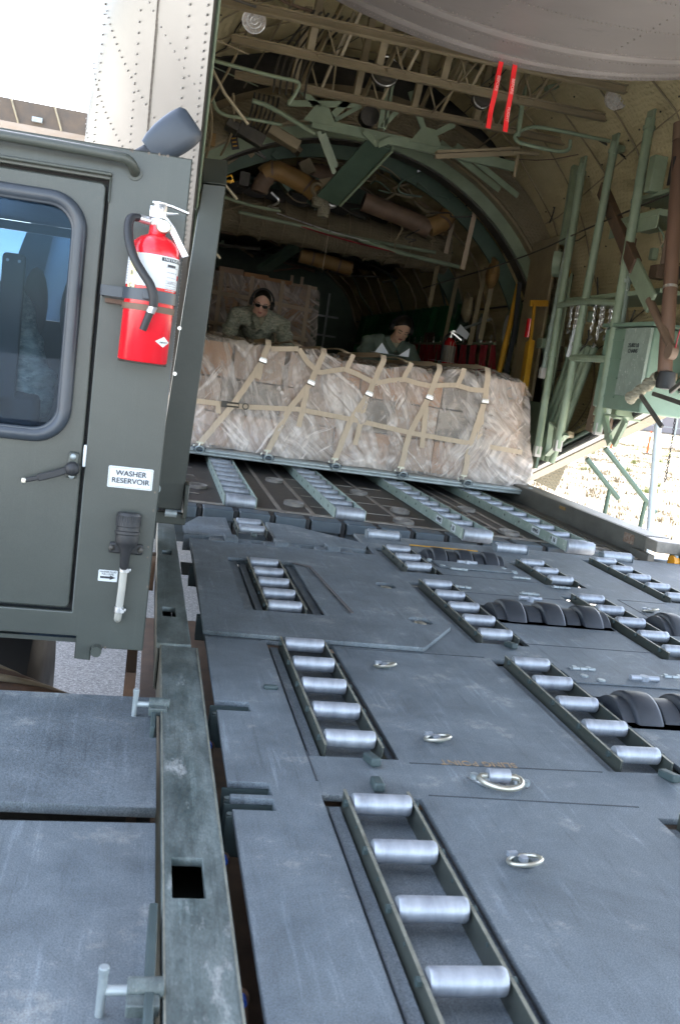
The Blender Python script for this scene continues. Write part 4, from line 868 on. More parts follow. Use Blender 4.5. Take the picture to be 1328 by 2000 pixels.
for v in (.012,.022,.035,.07,.10,.17,.24,.29,.315,.40,.47,.54,.565,.7):
    for i in range(5,150): bmesh.ops.create_icosphere(g.b,subdivisions=1,radius=.0032,matrix=Matrix.Translation(door_pt(i/150+.003*(v*100%2),v,.0045 if v not in(.022,.035,.07,.10,.29,.315) else .008)))
for u in (.2,.4,.6,.8):
    for j in range(60): bmesh.ops.create_icosphere(g.b,subdivisions=1,radius=.004,matrix=Matrix.Translation(door_pt(u,.01+j*.012,.003)))
o=g.build('rivet_rows',m_rivet,dr); o['kind']='stuff'

# ---- overhead cross beams of the ramp bay
def ibeam(name,a,b,h,w_,m,par=ac):
    a=Vector(a);b=Vector(b); g=MB(); g.beam(a,b,.006,h); g.beam(a+Vector((0,0,h/2)),b+Vector((0,0,h/2)),w_,.008); g.beam(a-Vector((0,0,h/2)),b-Vector((0,0,h/2)),w_,.008); return g.build(name,m,par,bevel=.001)
for y,z,x0,x1 in ((5.9,2.71,.05,2.6),(6.6,2.73,.22,2.80),(7.35,2.72,.3,2.86)):
    ibeam('cross_beam',(x0,y,z),(x1,y,z),.042,.05,m_brown)
# posts from beams up to the lining
for bx in (.72,1.18,1.62,2.1):
    for y,z in ((6.6,2.73),(7.35,2.72)):
        g=MB(); g.beam((bx,y+.0,z+.02),(bx+.03,y-.10,3.3),.05,.03); g.build('beam_strut',m_brown,ac)
        g=MB(); g.beam((bx+.05,y,z),(bx+.25,y+.25,3.3),.03,.02); g.build('beam_brace',m_brown,ac)
for a,b in (((.9,6.6,2.74),(1.0,7.3,2.74)),((1.7,5.8,2.78),(1.75,7.3,2.72)),((.55,6.0,2.9),(.42,8.2,2.86)),((2.3,6.0,2.8),(2.35,8.2,2.7))):
    MB().tube([a,b],.007,n=8).build('long_tube',m_brown,ac)
for bx in (.9,1.35,1.8,2.25):
    for y,z in ((6.6,2.74),(7.35,2.73)):
        MB().beam((bx,y,z),(bx-.22,y+.05,3.25),.022,.012).build('beam_brace',m_brown,ac); MB().beam((bx+.02,y,z),(bx+.14,y-.3,3.2),.022,.012).build('beam_brace',m_brown,ac)
for k in range(6): MB().tube([(.5+.35*k,6.7,2.78),(.8+.35*k,7.1,3.1)],.004,n=5).build('control_cable',m_dark,ac)
# dark hatch opening and round fittings overhead
g=MB(); g.box((1.42,6.0,3.05),(.28,.5,.06),Matrix.Rotation(R(10),3,'Y')); g.build('hatch_recess',m_black,ac)
for c,r in (((1.30,7.0,2.84),.10),((2.02,7.0,2.80),.07)):
    g=MB(); g.lathe([(r*.6,-.04),(r,-.03),(r,.05),(r*.8,.06)],n=28,m=Matrix.Translation(c)@Matrix.Rotation(R(70),4,'X')); g.build('overhead_fitting',m_dark,ac)
    MB().tube([Vector(c)+Vector((r*.95*math.cos(t),-.03,r*.95*math.sin(t))) for t in [2*math.pi*k/24 for k in range(24)]],.006,closed=True).build('fitting_ring',m_lamp,ac)
# ---- green truss across the arch
def gb(a,b,w_=.05,h=.012,m=None,name='truss_member'):
    o=MB(); o.beam(a,b,w_,h,up=(0,1,0)); 
    a=Vector(a);b=Vector(b); o.beam(a+Vector((0,.03,0)),b+Vector((0,.03,0)),.012,.05,up=(0,1,0)); return o.build(name,m or m_green,ac,bevel=.001)
ty=7.6
gb((.92,ty,2.56),(2.56,ty,2.53),.075,.03); gb((.92,ty+.12,2.60),(2.56,ty+.12,2.57),.04)
gb((.72,ty,2.66),(1.25,ty,2.75),.045); gb((.79,ty,2.79),(.97,ty,2.66)); gb((1.20,ty,2.80),(1.07,ty,2.64)); gb((1.28,ty+.05,2.76),(1.10,ty+.05,2.62),.03)
for d in (0,.045): MB().tube([(.45,7.4+d,2.58+d*.3),(.58,7.4+d,2.565+d*.3),(.93,7.4+d,2.44+d*.3)],.017,n=8,smooth=1).build('brace_tube',m_green,ac)
gb((1.43,7.5,2.95),(1.42,7.5,2.59),.035); gb((1.47,7.5,2.95),(1.46,7.5,2.59),.02); gb((1.56,7.5,2.77),(1.43,7.5,2.60),.035)
gb((1.63,ty,2.92),(1.79,ty,2.65),.045); gb((2.01,ty,2.75),(1.85,ty,2.64),.045); gb((1.95,ty+.1,2.62),(2.55,ty+.3,2.40),.05); gb((2.05,ty,2.60),(2.68,ty+.2,2.36),.045)
gb((.99,ty+.1,2.53),(1.17,ty+.2,2.27),.035); gb((1.06,ty+.3,2.57),(1.21,ty+.4,2.36),.035)
for cx in (.98,1.81):
    g=MB(); q=[g.b.verts.new((cx+dx,ty-.022,2.60+dz)) for dx,dz in ((-.13,-.04),(.13,-.045),(.05,.08),(-.05,.085))]; g.b.faces.new(q)
    q2=[g.b.verts.new((v.co.x,ty-.014,v.co.z)) for v in q]; g.b.faces.new(q2[::-1])
    for k in range(4): g.b.faces.new((q[k],q[(k+1)%4],q2[(k+1)%4],q2[k]))
    g.build('gusset_plate',m_green,ac)
# V bracket and the long dark green panel hanging down forward
gb((1.31,ty-.05,2.56),(1.43,ty-.05,2.48),.045); gb((1.55,ty-.05,2.55),(1.43,ty-.05,2.48),.045)
g=MB(); g.beam((1.46,7.65,2.52),(1.22,8.3,2.14),.20,.02,up=(.3,-.6,.7)); pn=g.build('hanging_panel',m_greend,ac,bevel=.003)
g=MB(); g.beam((1.57,7.66,2.50),(1.33,8.3,2.13),.02,.06,up=(.3,-.6,.7)); g.build('panel_edge',m_green,pn)
# round bracket housing on truss
g=MB(); g.lathe([(.05,-.05),(.072,-.05),(.072,.05),(.05,.05)],n=28,m=Matrix.Translation((1.35,ty+.05,2.69))@Matrix.Rotation(R(90),4,'X')); g.build('pulley_housing',m_dark,ac)
g=MB(); g.cyl((1.35,ty+.08,2.69),(1.35,ty+.1,2.69),.06); g.build('pulley',m_rust,ac)
# curved green handrail tubes
MB().tube([(.08,6.6,2.58),(.54,6.6,2.555),(.67,6.6,2.56),(.69,6.6,2.53),(.63,6.62,2.41)],.0125,n=10,smooth=2).build('bent_tube',m_green,ac)
MB().tube([(.17,7.4,2.54),(.20,7.4,2.47),(.28,7.4,2.44),(.42,7.4,2.455),(.68,7.4,2.455)],.0125,n=10,smooth=2).build('bent_tube',m_green,ac)
MB().tube([(2.90,6.7,2.615),(2.40,6.7,2.615),(2.30,6.7,2.60),(2.20,6.7,2.53),(2.22,6.7,2.49),(2.30,6.7,2.48),(2.54,6.7,2.475),(2.62,6.7,2.50),(2.61,6.7,2.57)],.013,n=10,smooth=2).build('bent_tube',m_green,ac)
MB().tube([(2.22,6.7,2.89),(2.23,6.7,2.52)],.017,n=8).build('beam_post',m_green,ac)
gb((1.80,7.2,2.40),(2.42,7.2,2.54),.035,m=m_brown,name='cross_tube'); gb((1.80,7.18,2.43),(2.42,7.18,2.57),.02,m=m_brown,name='cross_tube')
g=MB(); g.cyl((2.38,7.2,2.54),(2.58,7.2,2.56),.015); g.cyl((2.42,7.2,2.54),(2.42,7.2,2.36),.012); g.build('actuator_rod',m_brown,ac)
# pipes bunch on the left ceiling
for k in range(6):
    x=.58+.045*k
    MB().tube([(x,7.3,2.64),(x-.02,7.1,2.78),(x+.02,6.9,2.86),(x+.12,6.45,2.95)],.008,n=6,smooth=1).build('hydraulic_pipe',m_dark,ac)
for k in range(6):
    x=.46+.035*k; MB().tube([(x,7.42,2.64),(x+.01,7.7,2.56),(x-.02,7.9,2.48)],.008,n=6,smooth=1).build('hydraulic_pipe',m_dark,ac)
for k,(a,b,c) in enumerate((((.12,7.0,2.5),(.2,7.3,2.3),(.16,7.8,2.1)),((.3,7.2,2.55),(.36,7.6,2.4),(.3,8.1,2.3)),((.05,6.2,2.7),(.1,6.9,2.45),(.08,7.6,2.1)),((.35,6.1,2.95),(.3,6.8,2.75),(.12,7.5,2.45)))):
    MB().tube([a,b,c],.009,n=6,smooth=2).build('wire_bundle',m_brown,ac)
for c,d in (((.5,7.9,2.45),(.22,.12,.1)),((.75,8.0,2.5),(.3,.15,.08)),((.34,7.6,2.42),(.1,.2,.06))):
    MB().box(c,d,Matrix.Rotation(R(20),3,'Y')).build('equipment_box',m_dark if d[0]<.25 else m_brown,ac,bevel=.008)
g=MB(); g.box((.22,8.1,2.40),(.05,.05,.1)); g.build('orange_light',m_duct,ac,bevel=.005)
# ---- ceiling lamps (dish grids) and loudspeaker-like discs
for x,y,z in ((.335,6.40,2.80),(2.72,6.30,2.775)):
    r=.072; T=Matrix.Translation((x,y,z))@Matrix.Rotation(R(105),4,'X')
    g=MB(); g.lathe([(.001,-.02),(r*.6,-.018),(r,0),(r*1.03,.0),(r,-.03),(.001,-.04)][::1],n=32,m=T); dl=g.build('dome_lamp',mat('lamp_glass',(.9,.86,.82),(.5,.46,.43),sc=60,rough=.25) if x<1 else bpy.data.materials['lamp_glass'],ac)
    g=MB()
    for q in (.3,.62,1.0): g.tube([T@Vector((r*q*math.cos(t),r*q*math.sin(t),.013)) for t in [2*math.pi*k/24 for k in range(24)]],.003,n=6,closed=True)
    for k in range(10):
        t=2*math.pi*k/10; g.tube([T@Vector((0,0,.013)),T@Vector((r*math.cos(t),r*math.sin(t),.012))],.002,n=5)
    g.build('lamp_guard',m_lamp,dl)
# ---- ochre ducts behind the truss
def duct(pts,r,m,bands=4):
    g=MB(); g.tube(pts,r,n=20,smooth=2); o=g.build('air_duct',m,ac,smooth=60)
    for i in range(bands):
        t=(i+.5)/bands; k=min(int(t*(len(pts)-1)),len(pts)-2); f=t*(len(pts)-1)-k; a=Vector(pts[k]);b=Vector(pts[k+1]); c=a.lerp(b,f); d=(b-a).normalized(); g=MB(); g.cyl(c-d*.01,c+d*.01,r*1.06,n=20); g.build('duct_band',m_ductb,o)
    return o
duct([(.72,8.9,2.34),(.78,8.9,2.40),(.86,8.9,2.41),(1.12,8.9,2.33),(1.2,8.9,2.28)],.085,m_duct,2)
duct([(.70,8.9,2.2),(.71,8.9,2.27),(.76,8.9,2.36)],.075,m_ductb,3)
duct([(1.05,9.3,2.50),(1.5,9.3,2.52)],.10,m_ductb,1)
duct([(1.65,9.0,2.30),(2.1,9.0,2.22),(2.3,9.0,2.16)],.085,m_ductb,2)
duct([(2.3,9.0,2.18),(2.42,9.0,2.24),(2.48,9.05,2.36)],.085,m_duct,1)
for c in ((1.28,8.85,2.14),(1.22,8.85,2.22)):
    g=MB(); g.lathe([(.001,-.07),(.05,-.06),(.06,0),(.05,.05),(.03,.08),(.001,.09)],n=18,m=Matrix.Translation(c)); g.build('valve_bottle',m_tan2,ac)
g=MB(); g.tube([(1.2+.05*math.cos(t),8.8,2.30+.05*math.sin(t)) for t in [R(20*k) for k in range(14)]],.018); g.build('coiled_pipe',m_brown,ac)
for a,b,r,m in (((.35,8.8,2.1),(.9,8.8,2.06),.014,m_green),((.55,9.0,2.02),(2.5,9.4,2.02),.016,m_green),((1.7,9.2,1.99),(2.7,9.2,1.9),.02,m_green),((.9,9.1,2.08),(1.9,9.2,1.98),.006,m_lamp),((1.0,9.1,2.02),(2.1,9.2,1.93),.007,m_redweb)):
    MB().tube([a,Vector(a).lerp(Vector(b),.5)+Vector((0,0,-.02)),b],r,n=8,smooth=2).build('pipe',m,ac)
# quilted roll across the cabin ceiling
g=MB(); rows=[]; n=60
for k in range(n+1):
    x=lerp(.2,2.75,k/n); sg_=.24-.025*abs(math.sin(k*.62)) ; z0=2.13-.02*x
    rows.append([(x,9.9+sg_*math.cos(t)*.9,z0+sg_*math.sin(t)*.85+.004*noise.noise(Vector((x*9,t*3,0)))) for t in [2*math.pi*j/24 for j in range(25)]])
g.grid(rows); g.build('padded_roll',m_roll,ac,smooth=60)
for k in range(1,12):
    x=.2+.212*k; MB().tube([(x,9.9+.225*math.cos(t),2.13-.02*x+.212*math.sin(t)) for t in [2*math.pi*j/24 for j in range(24)]],.006,n=6,closed=True).build('roll_binding',m_brown,ac)
# dark wing-box ceiling deeper inside, with clutter
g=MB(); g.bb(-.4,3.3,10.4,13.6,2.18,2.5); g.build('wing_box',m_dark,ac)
cl=random.Random(11)
for k in range(46):
    y=cl.uniform(10.3,13.5); x=cl.uniform(.2,2.8); z=cl.uniform(1.95,2.2); a=Vector((x,y,z)); b=a+Vector((cl.uniform(-.6,.6),cl.uniform(-.4,.4),cl.uniform(-.12,.12)))
    MB().tube([a,b],cl.uniform(.008,.03),n=7).build('ceiling_pipe',cl.choice([m_dark,m_greend,m_brown,m_dark,m_ductb]),ac)
for k in range(22):
    c=(cl.uniform(.3,2.7),cl.uniform(8.75,9.3),cl.uniform(2.28,2.7)); MB().box(c,(cl.uniform(.05,.2),cl.uniform(.05,.2),cl.uniform(.03,.12)),Matrix.Rotation(cl.uniform(0,1.5),3,'Y')).build('ceiling_equipment',cl.choice([m_dark,m_greend,m_brown]),ac,bevel=.004)
for k in range(30):
    x=cl.uniform(.4,2.6); y=cl.uniform(8.7,9.6); z=cl.uniform(2.1,2.6); p=[Vector((x,y,z))]
    for _ in range(3): p.append(p[-1]+Vector((cl.uniform(-.25,.25),cl.uniform(-.1,.1),cl.uniform(-.12,.12))))
    MB().tube(p,cl.uniform(.004,.013),n=6,smooth=2).build('ceiling_cable',cl.choice([m_dark,m_brown,m_greend,m_lamp,m_brown]),ac)
g=MB(); g.beam((1.45,10.0,2.12),(1.0,10.8,1.72),.16,.05,up=(.3,-.6,.8)); g.build('hanging_panel',m_greend,ac,bevel=.004)
duct([(1.4,11,1.95),(1.7,11,1.93),(2.0,11,1.9)],.08,m_duct,2)
# forward bulkhead with racks
g=MB(); g.bb(-.6,3.5,17.0,17.1,0,3); g.build('forward_bulkhead',m_greend,ac)
for x in (.35,.55,2.1,2.35,2.7):
    MB().beam((x,16.5,.1),(x,16.5,2.0 if x>1 else 1.9),.03,.03,up=(0,1,0)).build('rack_post',m_pal if x>2 else m_strap,ac)
for z in (1.3,1.62): MB().beam((2.05,16.5,z),(2.9,16.5,z),.03,.03).build('rack_rail',m_pal,ac)
for x in (1.55,1.68): MB().beam((x,12.6,1.2),(x,12.6,1.86),.035,.02,up=(0,1,0)).build('yellow_stanchion',m_strap,ac)
for x in (.38,.46): MB().beam((x,12.6,1.0),(x+.02,12.6,1.95),.035,.02,up=(0,1,0)).build('yellow_stanchion',m_strap,ac)
g=MB(); g.tube([(1.44,9.4,2.02),(1.435,9.4,1.85),(1.43,9.4,1.68)],.003); g.build('pull_cord',m_strap,ac)
g=MB(); g.tube([(1.98,9.0,2.3),(2.05,9.0,2.12),(2.0,9.0,2.0),(2.01,9.0,1.93)],.006); g.build('hanging_strap',m_brown,ac)
# ---- right wall of the cabin: curtain, seat webbing, straps
WX=3.12
g=MB(); g.bb(WX+.05,WX+.08,8.7,17,-.01,1.0); g.build('lower_wall_panel',m_greend,ac)
g=MB(); rows=[]
for k in range(90):
    y=10.4+.06*k; d=.035*math.sin(k*.9)+.02*math.sin(k*2.3); rows.append([(WX-.0+d*(1-z*.3)+.04*(z>1.6),y,z) for z in (.1,.5,.9,1.3,1.62,1.67)])
g.grid(rows); g.build('green_curtain',m_curt,ac,smooth=70)
g=MB(); g.bb(WX-.06,WX-.05,11.0,11.4,1.0,1.35); g.build('curtain_patch',m_rust,ac)
def webseat(y):
    g=MB(); 
    a=Vector((WX-.08,y,1.22)); j_=.05*math.sin(y*17); g.strap([a,a+Vector((-.02,-.05+j_,-.3)),a+Vector((-.10,.03-j_,-.75)),a+Vector((-.12,.02+j_,-.95))],.026,.004,nrm=(-.7,-.7,0)); return g.build('seat_webbing',m_redweb,ac)
for k in range(22):
    webseat(8.85+.16*k+.03*math.sin(k*3))
for k in range(9):
    a=Vector((WX-.06,8.9+.3*k,1.24)); MB().strap([a,a+Vector((-.05,-.35,-.4)),a+Vector((-.1,-.5,-.7))],.04,.004,nrm=(-.7,-.7,0)).build('seat_webbing',m_redweb,ac)
for k in range(14):
    y=8.9+.28*k; g=MB(); g.cyl((WX-.09,y,1.22),(WX-.09,y,1.25),.005); g.tube([(WX-.09,y+.018*math.cos(t),1.28+.02*math.sin(t)) for t in [2*math.pi*j/10 for j in range(10)]],.004,n=5,closed=True); g.build('seat_hook',m_lamp,ac)
MB().tube([(WX-.08,8.8,1.22),(WX-.08,16,1.22)],.014).build('seat_tube',m_green,ac)
# oval windows near the arch
for y in (8.95,9.75):
    g=MB(); g.lathe([(.001,0),(.10,0),(.125,-.01),(.13,.02)],n=24,m=Matrix.Translation((WX+.08,y,1.38))@Matrix.Rotation(R(-90),4,'Y')@Matrix.Diagonal((1.3,.8,1,1))); fr=g.build('window_surround',m_green,ac)
    g=MB(); g.lathe([(.001,0),(.10,0),(.10,.004),(.001,.004)],n=24,m=Matrix.Translation((WX+.06,y,1.38))@Matrix.Rotation(R(-90),4,'Y')@Matrix.Diagonal((1.3,.8,1,1))); 
    o=g.build('window_pane',m_white,fr)
# hanging straps / bags on the right wall
for y,z,l in ((9.0,1.75,.5),(9.3,1.7,.5),(9.8,2.0,.45),(9.9,2.3,.3),(10.2,1.7,.5),(8.85,2.2,.35),(9.5,2.35,.3)):
    xx=WX-.12 if z<1.9 else WX-.45
    MB().strap([(xx,y,z+.25),(xx-.03,y-.05,z),(xx-.02,y+.06,z-l)],.045,.005,nrm=(-.6,-.8,0)).build('hanging_strap',m_strap if l<.4 else m_brown,ac)
for y,z in ((8.95,1.85),(9.55,1.55)):
    g=MB(); g.sph((WX-.16,y,z),.12,sc=(.5,.8,1.1)); g.box((WX-.18,y-.05,z+.08),(.03,.16,.12),Matrix.Rotation(R(20),3,'X')); g.build('cloth_bag',m_duct if y<9 else m_brown,ac)
g=MB(); g.beam((WX-.28,9.6,1.3),(WX-.05,9.1,1.46),.02,.02); g.build('silver_rod',m_pal,ac)
# ---- right wall of the ramp bay
SX=2.83
def pole(x0,y0,z0,x1,y1,z1,r,m,name='stanchion_pole'):
    g=MB(); g.cyl((x0,y0,z0),(x1,y1,z1),r,n=16); o=g.build(name,m,ac)
    a=Vector((x0,y0,z0));b=Vector((x1,y1,z1));d=(b-a).normalized()
    for t in (.97,.35): c=a.lerp(b,t); MB().cyl(c-d*.012,c+d*.012,r*1.25,n=16).build('pole_collar',m,o)
    g=MB(); g.box(b-d*.02,(.018,.09,.14)); g.build('pole_lug',m,o,bevel=.003)
    g=MB(); g.box(a+d*.02,(.05,.05,.08)); g.build('pole_foot',m_skin,o,bevel=.004)
    return o
pole(SX,6.85,.37,SX,6.94,2.49,.027,m_green)
pole(SX,6.50,.45,SX,6.45,2.55,.028,m_green)
pole(SX,5.92,.62,SX,5.98,2.6,.031,m_green)
pole(SX+.05,5.95,.7,SX+.02,5.95,1.62,.033,m_convg)
pole(SX,7.0,.95,SX,6.95,1.98,.022,m_convg)
g=MB(); g.cyl((2.80,5.15,1.02),(2.80,5.50,2.42),.041,n=20); cp=g.build('copper_pipe',mat('copper_pipe',(.19,.11,.075),(.12,.075,.055),sc=5,rough=.45,metal=.2,stretch=(1,1,.4)),ac)
g=MB(); g.cyl((2.80,5.48,2.36),(2.80,5.505,2.46),.046,n=20); g.build('pipe_cap',m_ductb,cp)
g=MB(); g.cyl((2.8,5.27,1.50),(2.8,5.275,1.515),.043,n=20); g.build('pipe_band',m_lamp,cp)
g=MB(); g.bb(2.76,2.768,5.43,5.47,2.1,2.26); g.build('pipe_slot',m_ink,cp)
g=MB(); g.lathe([(.001,0),(.05,.005),(.055,.03),(.045,.10),(.001,.11)],n=20,m=Matrix.Translation((2.8,5.12,.93))); g.build('pipe_boot',m_black,cp)
# diagonal brown arm from the upper wall down to the pipe foot
g=MB(); g.beam((2.93,6.75,2.30),(2.80,5.75,1.66),.05,.10); arm=g.build('diagonal_arm',m_rust,ac,bevel=.005)
g=MB(); g.beam((2.80,5.77,1.66),(2.78,5.42,1.42),.02,.13); g.build('arm_plate',m_green,arm,bevel=.004)
g=MB(); g.cyl((2.78,5.45,1.44),(2.76,5.07,1.17),.025); g.lathe([(.02,-.02),(.045,-.02),(.045,.02),(.02,.02)],n=20,m=Matrix.Translation((2.76,5.05,1.14))@Matrix.Rotation(R(90),4,'Y')); g.build('arm_rod',m_ductb,arm)
MB().tube([(2.78,5.05,1.14),(2.7,4.9,1.22),(2.66,4.8,1.3)],.004).build('arm_cable',m_redweb,arm)
# wheel pulley
g=MB(); c=Vector((2.90,7.25,1.83)); T=Matrix.Translation(c)@Matrix.Rotation(R(60),4,'Z')@Matrix.Rotation(R(90),4,'X')
g.tube([T@Vector((.085*math.cos(t),.085*math.sin(t),0)) for t in [2*math.pi*k/28 for k in range(28)]],.010,n=8,closed=True)
for k in range(8): t=2*math.pi*k/8; g.tube([T@Vector((0,0,0)),T@Vector((.085*math.cos(t),.085*math.sin(t),0))],.006,n=6)
g.cyl(T@Vector((0,0,-.02)),T@Vector((0,0,.02)),.02); g.build('pulley_wheel',m_green,ac)
g=MB(); g.tube([T@Vector((.115*math.cos(t),.115*math.sin(t),0)) for t in [R(150+12*k) for k in range(13)]],(.004,.03),flat=(0,0,1)); g.build('pulley_guard',m_green,ac)
g=MB(); g.beam((2.92,7.2,1.95),(2.95,7.3,2.55),.11,.05,up=(0,1,0)); g.build('pulley_support',m_green,ac,bevel=.005)
g=MB(); g.bb(2.98,3.0,7.15,7.35,.9,1.75); g.build('green_wall_panel',m_green,ac,bevel=.01)
g=MB(); g.bb(3.06,3.09,7.75,8.3,.3,2.1); g.build('tan_wall_panel',m_brown,ac,bevel=.01)
# static cable across
MB().tube([(2.30,8.9,1.62),(2.75,7.6,1.86),(2.85,6.6,2.02),(2.9,5.0,2.15)],.006,n=6,smooth=2).build('static_line_cable',m_dark,ac)
# shelves and gear on right wall
g=MB(); g.bb(2.86,3.15,5.7,6.35,1.98,2.02); g.bb(2.86,2.87,5.7,6.35,1.9,1.98); g.bb(2.9,3.15,5.4,6.2,2.12,2.15); sh=g.build('gear_shelf',m_green,ac,bevel=.004)
g=MB(); g.bb(2.86,3.2,5.5,6.9,1.50,1.53); g.build('chain_shelf',m_green,ac,bevel=.004)
MB().tube([(2.82,6.9,1.47),(2.80,6.4,1.48),(2.82,5.95,1.45)],.022,smooth=1).build('shelf_rail',m_green,ac)
MB().tube([(2.82,6.5,1.09),(2.80,6.2,1.09),(2.82,5.95,1.09)],.024,smooth=1).build('shelf_rail',m_green,ac)
for y,z in ((6.15,1.82),(6.05,1.78),(5.6,1.78),(5.5,1.7)):
    g=MB(); g.cyl((2.9,y,z-.1),(2.9,y,z+.1),.02); g.build('wall_cylinder',m_ductb,ac)
g=MB(); g.cyl((2.95,5.6,1.63),(2.95,5.2,1.63),.04,n=16); g.build('grey_canister',m_dark,ac)
g=MB(); g.bb(2.88,2.96,5.62,5.72,1.6,1.68); g.build('canister_bracket',m_ductb,ac)
g=MB(); g.bb(2.84,2.93,5.84,5.92,2.14,2.36); g.build('green_box',m_green,ac,bevel=.006)
g=MB(); g.sph((2.88,7.0,1.72),.05,sc=(.4,1,1)); g.cyl((2.85,7.0,1.6),(2.85,7.0,1.7),.012); g.build('yellow_tag',m_yel,ac)
# chain box
g=MB(); bx=((2.78,5.98),(2.78,5.50),(3.1,5.42),(3.1,5.98))
g.bb(2.82,3.1,5.40,6.05,.78,1.29); cb=g.build('chain_box',m_teal,ac,bevel=.012)
g=MB(); g.bb(2.80,2.8195,5.405,5.72,.87,1.285); lb_=g.build('box_panel',m_convg,cb,bevel=.002)
T=Matrix.Translation((2.7985,5.58,1.16))@Matrix.Rotation(R(-90),4,'Z')@Matrix.Rotation(R(90),4,'X'); text('stencil','25,000 LB.\nCHAINS',.034,m_ink,T,lb_)
g=MB(); g.bb(2.80,3.12,5.38,6.07,1.295,1.32); g.build('box_lid',m_teal,cb,bevel=.004)
for z in (.85,.97,1.09,1.21): MB().bb(2.8145,2.8195,5.76,6.0,z,z+.008).build('box_rib',m_teal,cb)
g=MB(); g.beam((2.85,5.9,.72),(2.85,5.75,.56),.02,.05); g.beam((2.85,5.6,.72),(2.85,5.7,.56),.02,.05); g.build('box_bracket',m_green,cb)
g=MB(); g.b.verts.ensure_lookup_table(); prism(g,[(2.95,6.3,.72),(2.95,5.95,.72),(3.2,5.95,.72),(3.2,6.3,.72)],[(2.93,6.1,1.2),(2.93,5.95,1.2),(3.2,5.95,1.2),(3.2,6.1,1.2)]); g.build('sloped_box',m_green,ac,bevel=.01)
for k in range(9):
    y=6.75-.07*k-(.12 if k>3 else 0); L_=.16+.05*(k%3); g=MB()
    for j in range(int(L_/.022)):
        T=Matrix.Translation((2.86+.015*(k%2),y+.006*math.sin(j),1.46-.022*j))@Matrix.Rotation(R(90*(j%2)+k*20),4,'Z'); g.tube([T@Vector((.009*math.cos(a),0,.016*math.sin(a))) for a in [2*math.pi*i_/8 for i_ in range(8)]],.004,n=5,closed=True)
    g.build('tie_down_chain',m_lamp,ac)['kind']='stuff'
    g=MB(); g.tube([(2.86,y,1.46-L_),(2.85,y-.02,1.43-L_),(2.86,y-.035,1.45-L_)],.007,n=6); g.build('chain_hook',m_lamp,ac)
g=MB(); g.cyl((2.84,6.62,1.10),(2.845,6.58,1.30),.018); g.build('white_tag',m_white,ac)
# green tubes leaning at back, brown boards
for k in range(5): MB().cyl((3.0,6.95+.09*k,.32),(3.02,6.6+.09*k,1.2),.026,n=12).build('stored_tube',m_green,ac)
for k in range(3): MB().beam((3.05,6.25+.13*k,.6),(3.05,6.15+.13*k,1.35),.02,.10,up=(0,1,0)).build('wooden_board',m_ductb,ac)
g=MB(); tri=[(2.86,6.75,.62),(2.86,6.45,.55),(2.86,6.72,.38)]; g.tube(tri,(.02,.008),flat=(1,0,0),closed=True); g.build('triangle_bracket',m_green,ac)
g=MB(); tri=[(2.86,5.9,.74),(2.86,5.62,.74),(2.86,5.82,.58)]; g.tube(tri,(.02,.008),flat=(1,0,0),closed=True); g.build('triangle_bracket',m_green,ac)
g=MB(); g.bb(2.9,2.92,7.0,8.2,.25,.75); g.build('dark_green_panel',m_greend,ac)
# yellow poles at arch
MB().tube([(2.93,8.25,.95),(3.0,8.35,1.45),(3.03,8.4,1.74)],.024,n=12,smooth=1).build('yellow_pole',m_yel,ac)
g=MB(); g.beam((2.84,7.35,.60),(2.90,7.55,1.22),.09,.05,up=(1,0,0)); yp=g.build('yellow_arm',m_yel,ac,bevel=.008)
g=MB(); g.beam((2.90,7.55,1.22),(2.90,7.6,1.52),.022,.02,up=(1,0,0)); g.build('yellow_arm_tip',m_yel,yp)
g=MB(); g.cyl((2.9,7.62,1.25),(2.9,7.62,1.4),.03); g.build('red_cylinder',m_red,ac)
g=MB(); g.beam((2.9,7.7,1.53),(3.05,7.7,1.55),.03,.05); g.build('yellow_bracket',m_yel,ac)
MB().tube([(3.0,8.28,.8),(3.03,8.3,1.3),(3.0,8.3,1.75)],(.02,.006),flat=(1,0,0)).build('black_edge_strip',m_black,ac)
# canvas boot at the pipe foot
g=MB(); rows=[]
for k in range(9):
    t=k/8; c=Vector((2.77,5.15,1.0)).lerp(Vector((2.76,5.42,.86)),t); r=.032+.007*math.sin(k*2.6)
    rows.append([c+Vector((r*math.cos(a),0.3*r*math.sin(a),r*math.sin(a))) for a in [2*math.pi*j/14 for j in range(15)]])
g.grid(rows); g.build('canvas_boot',m_tan2,ac)
for a,b in (((2.78,5.2,.9),(2.82,4.9,.86)),((2.76,5.3,.88),(2.82,5.1,.72)),((2.8,5.05,.92),(2.8,4.9,1.0))): MB().beam(a,b,.02,.025).build('sill_fitting',m_dark,ac,bevel=.004)
# hinges / locks along the sill
for y in (7.2,6.75,6.3,5.85,5.4,5.0):
    p=Vector(section(y,.05,44)[0]); g=MB(); g.box(p+Vector((-.10,0,.03)),(.05,.09,.035),Matrix.Rotation(R(-18),3,'X')); g.cyl(p+Vector((-.13,0,.03)),p+Vector((-.06,0,.03)),.022); g.build('ramp_lock',m_brown,ac,bevel=.006)
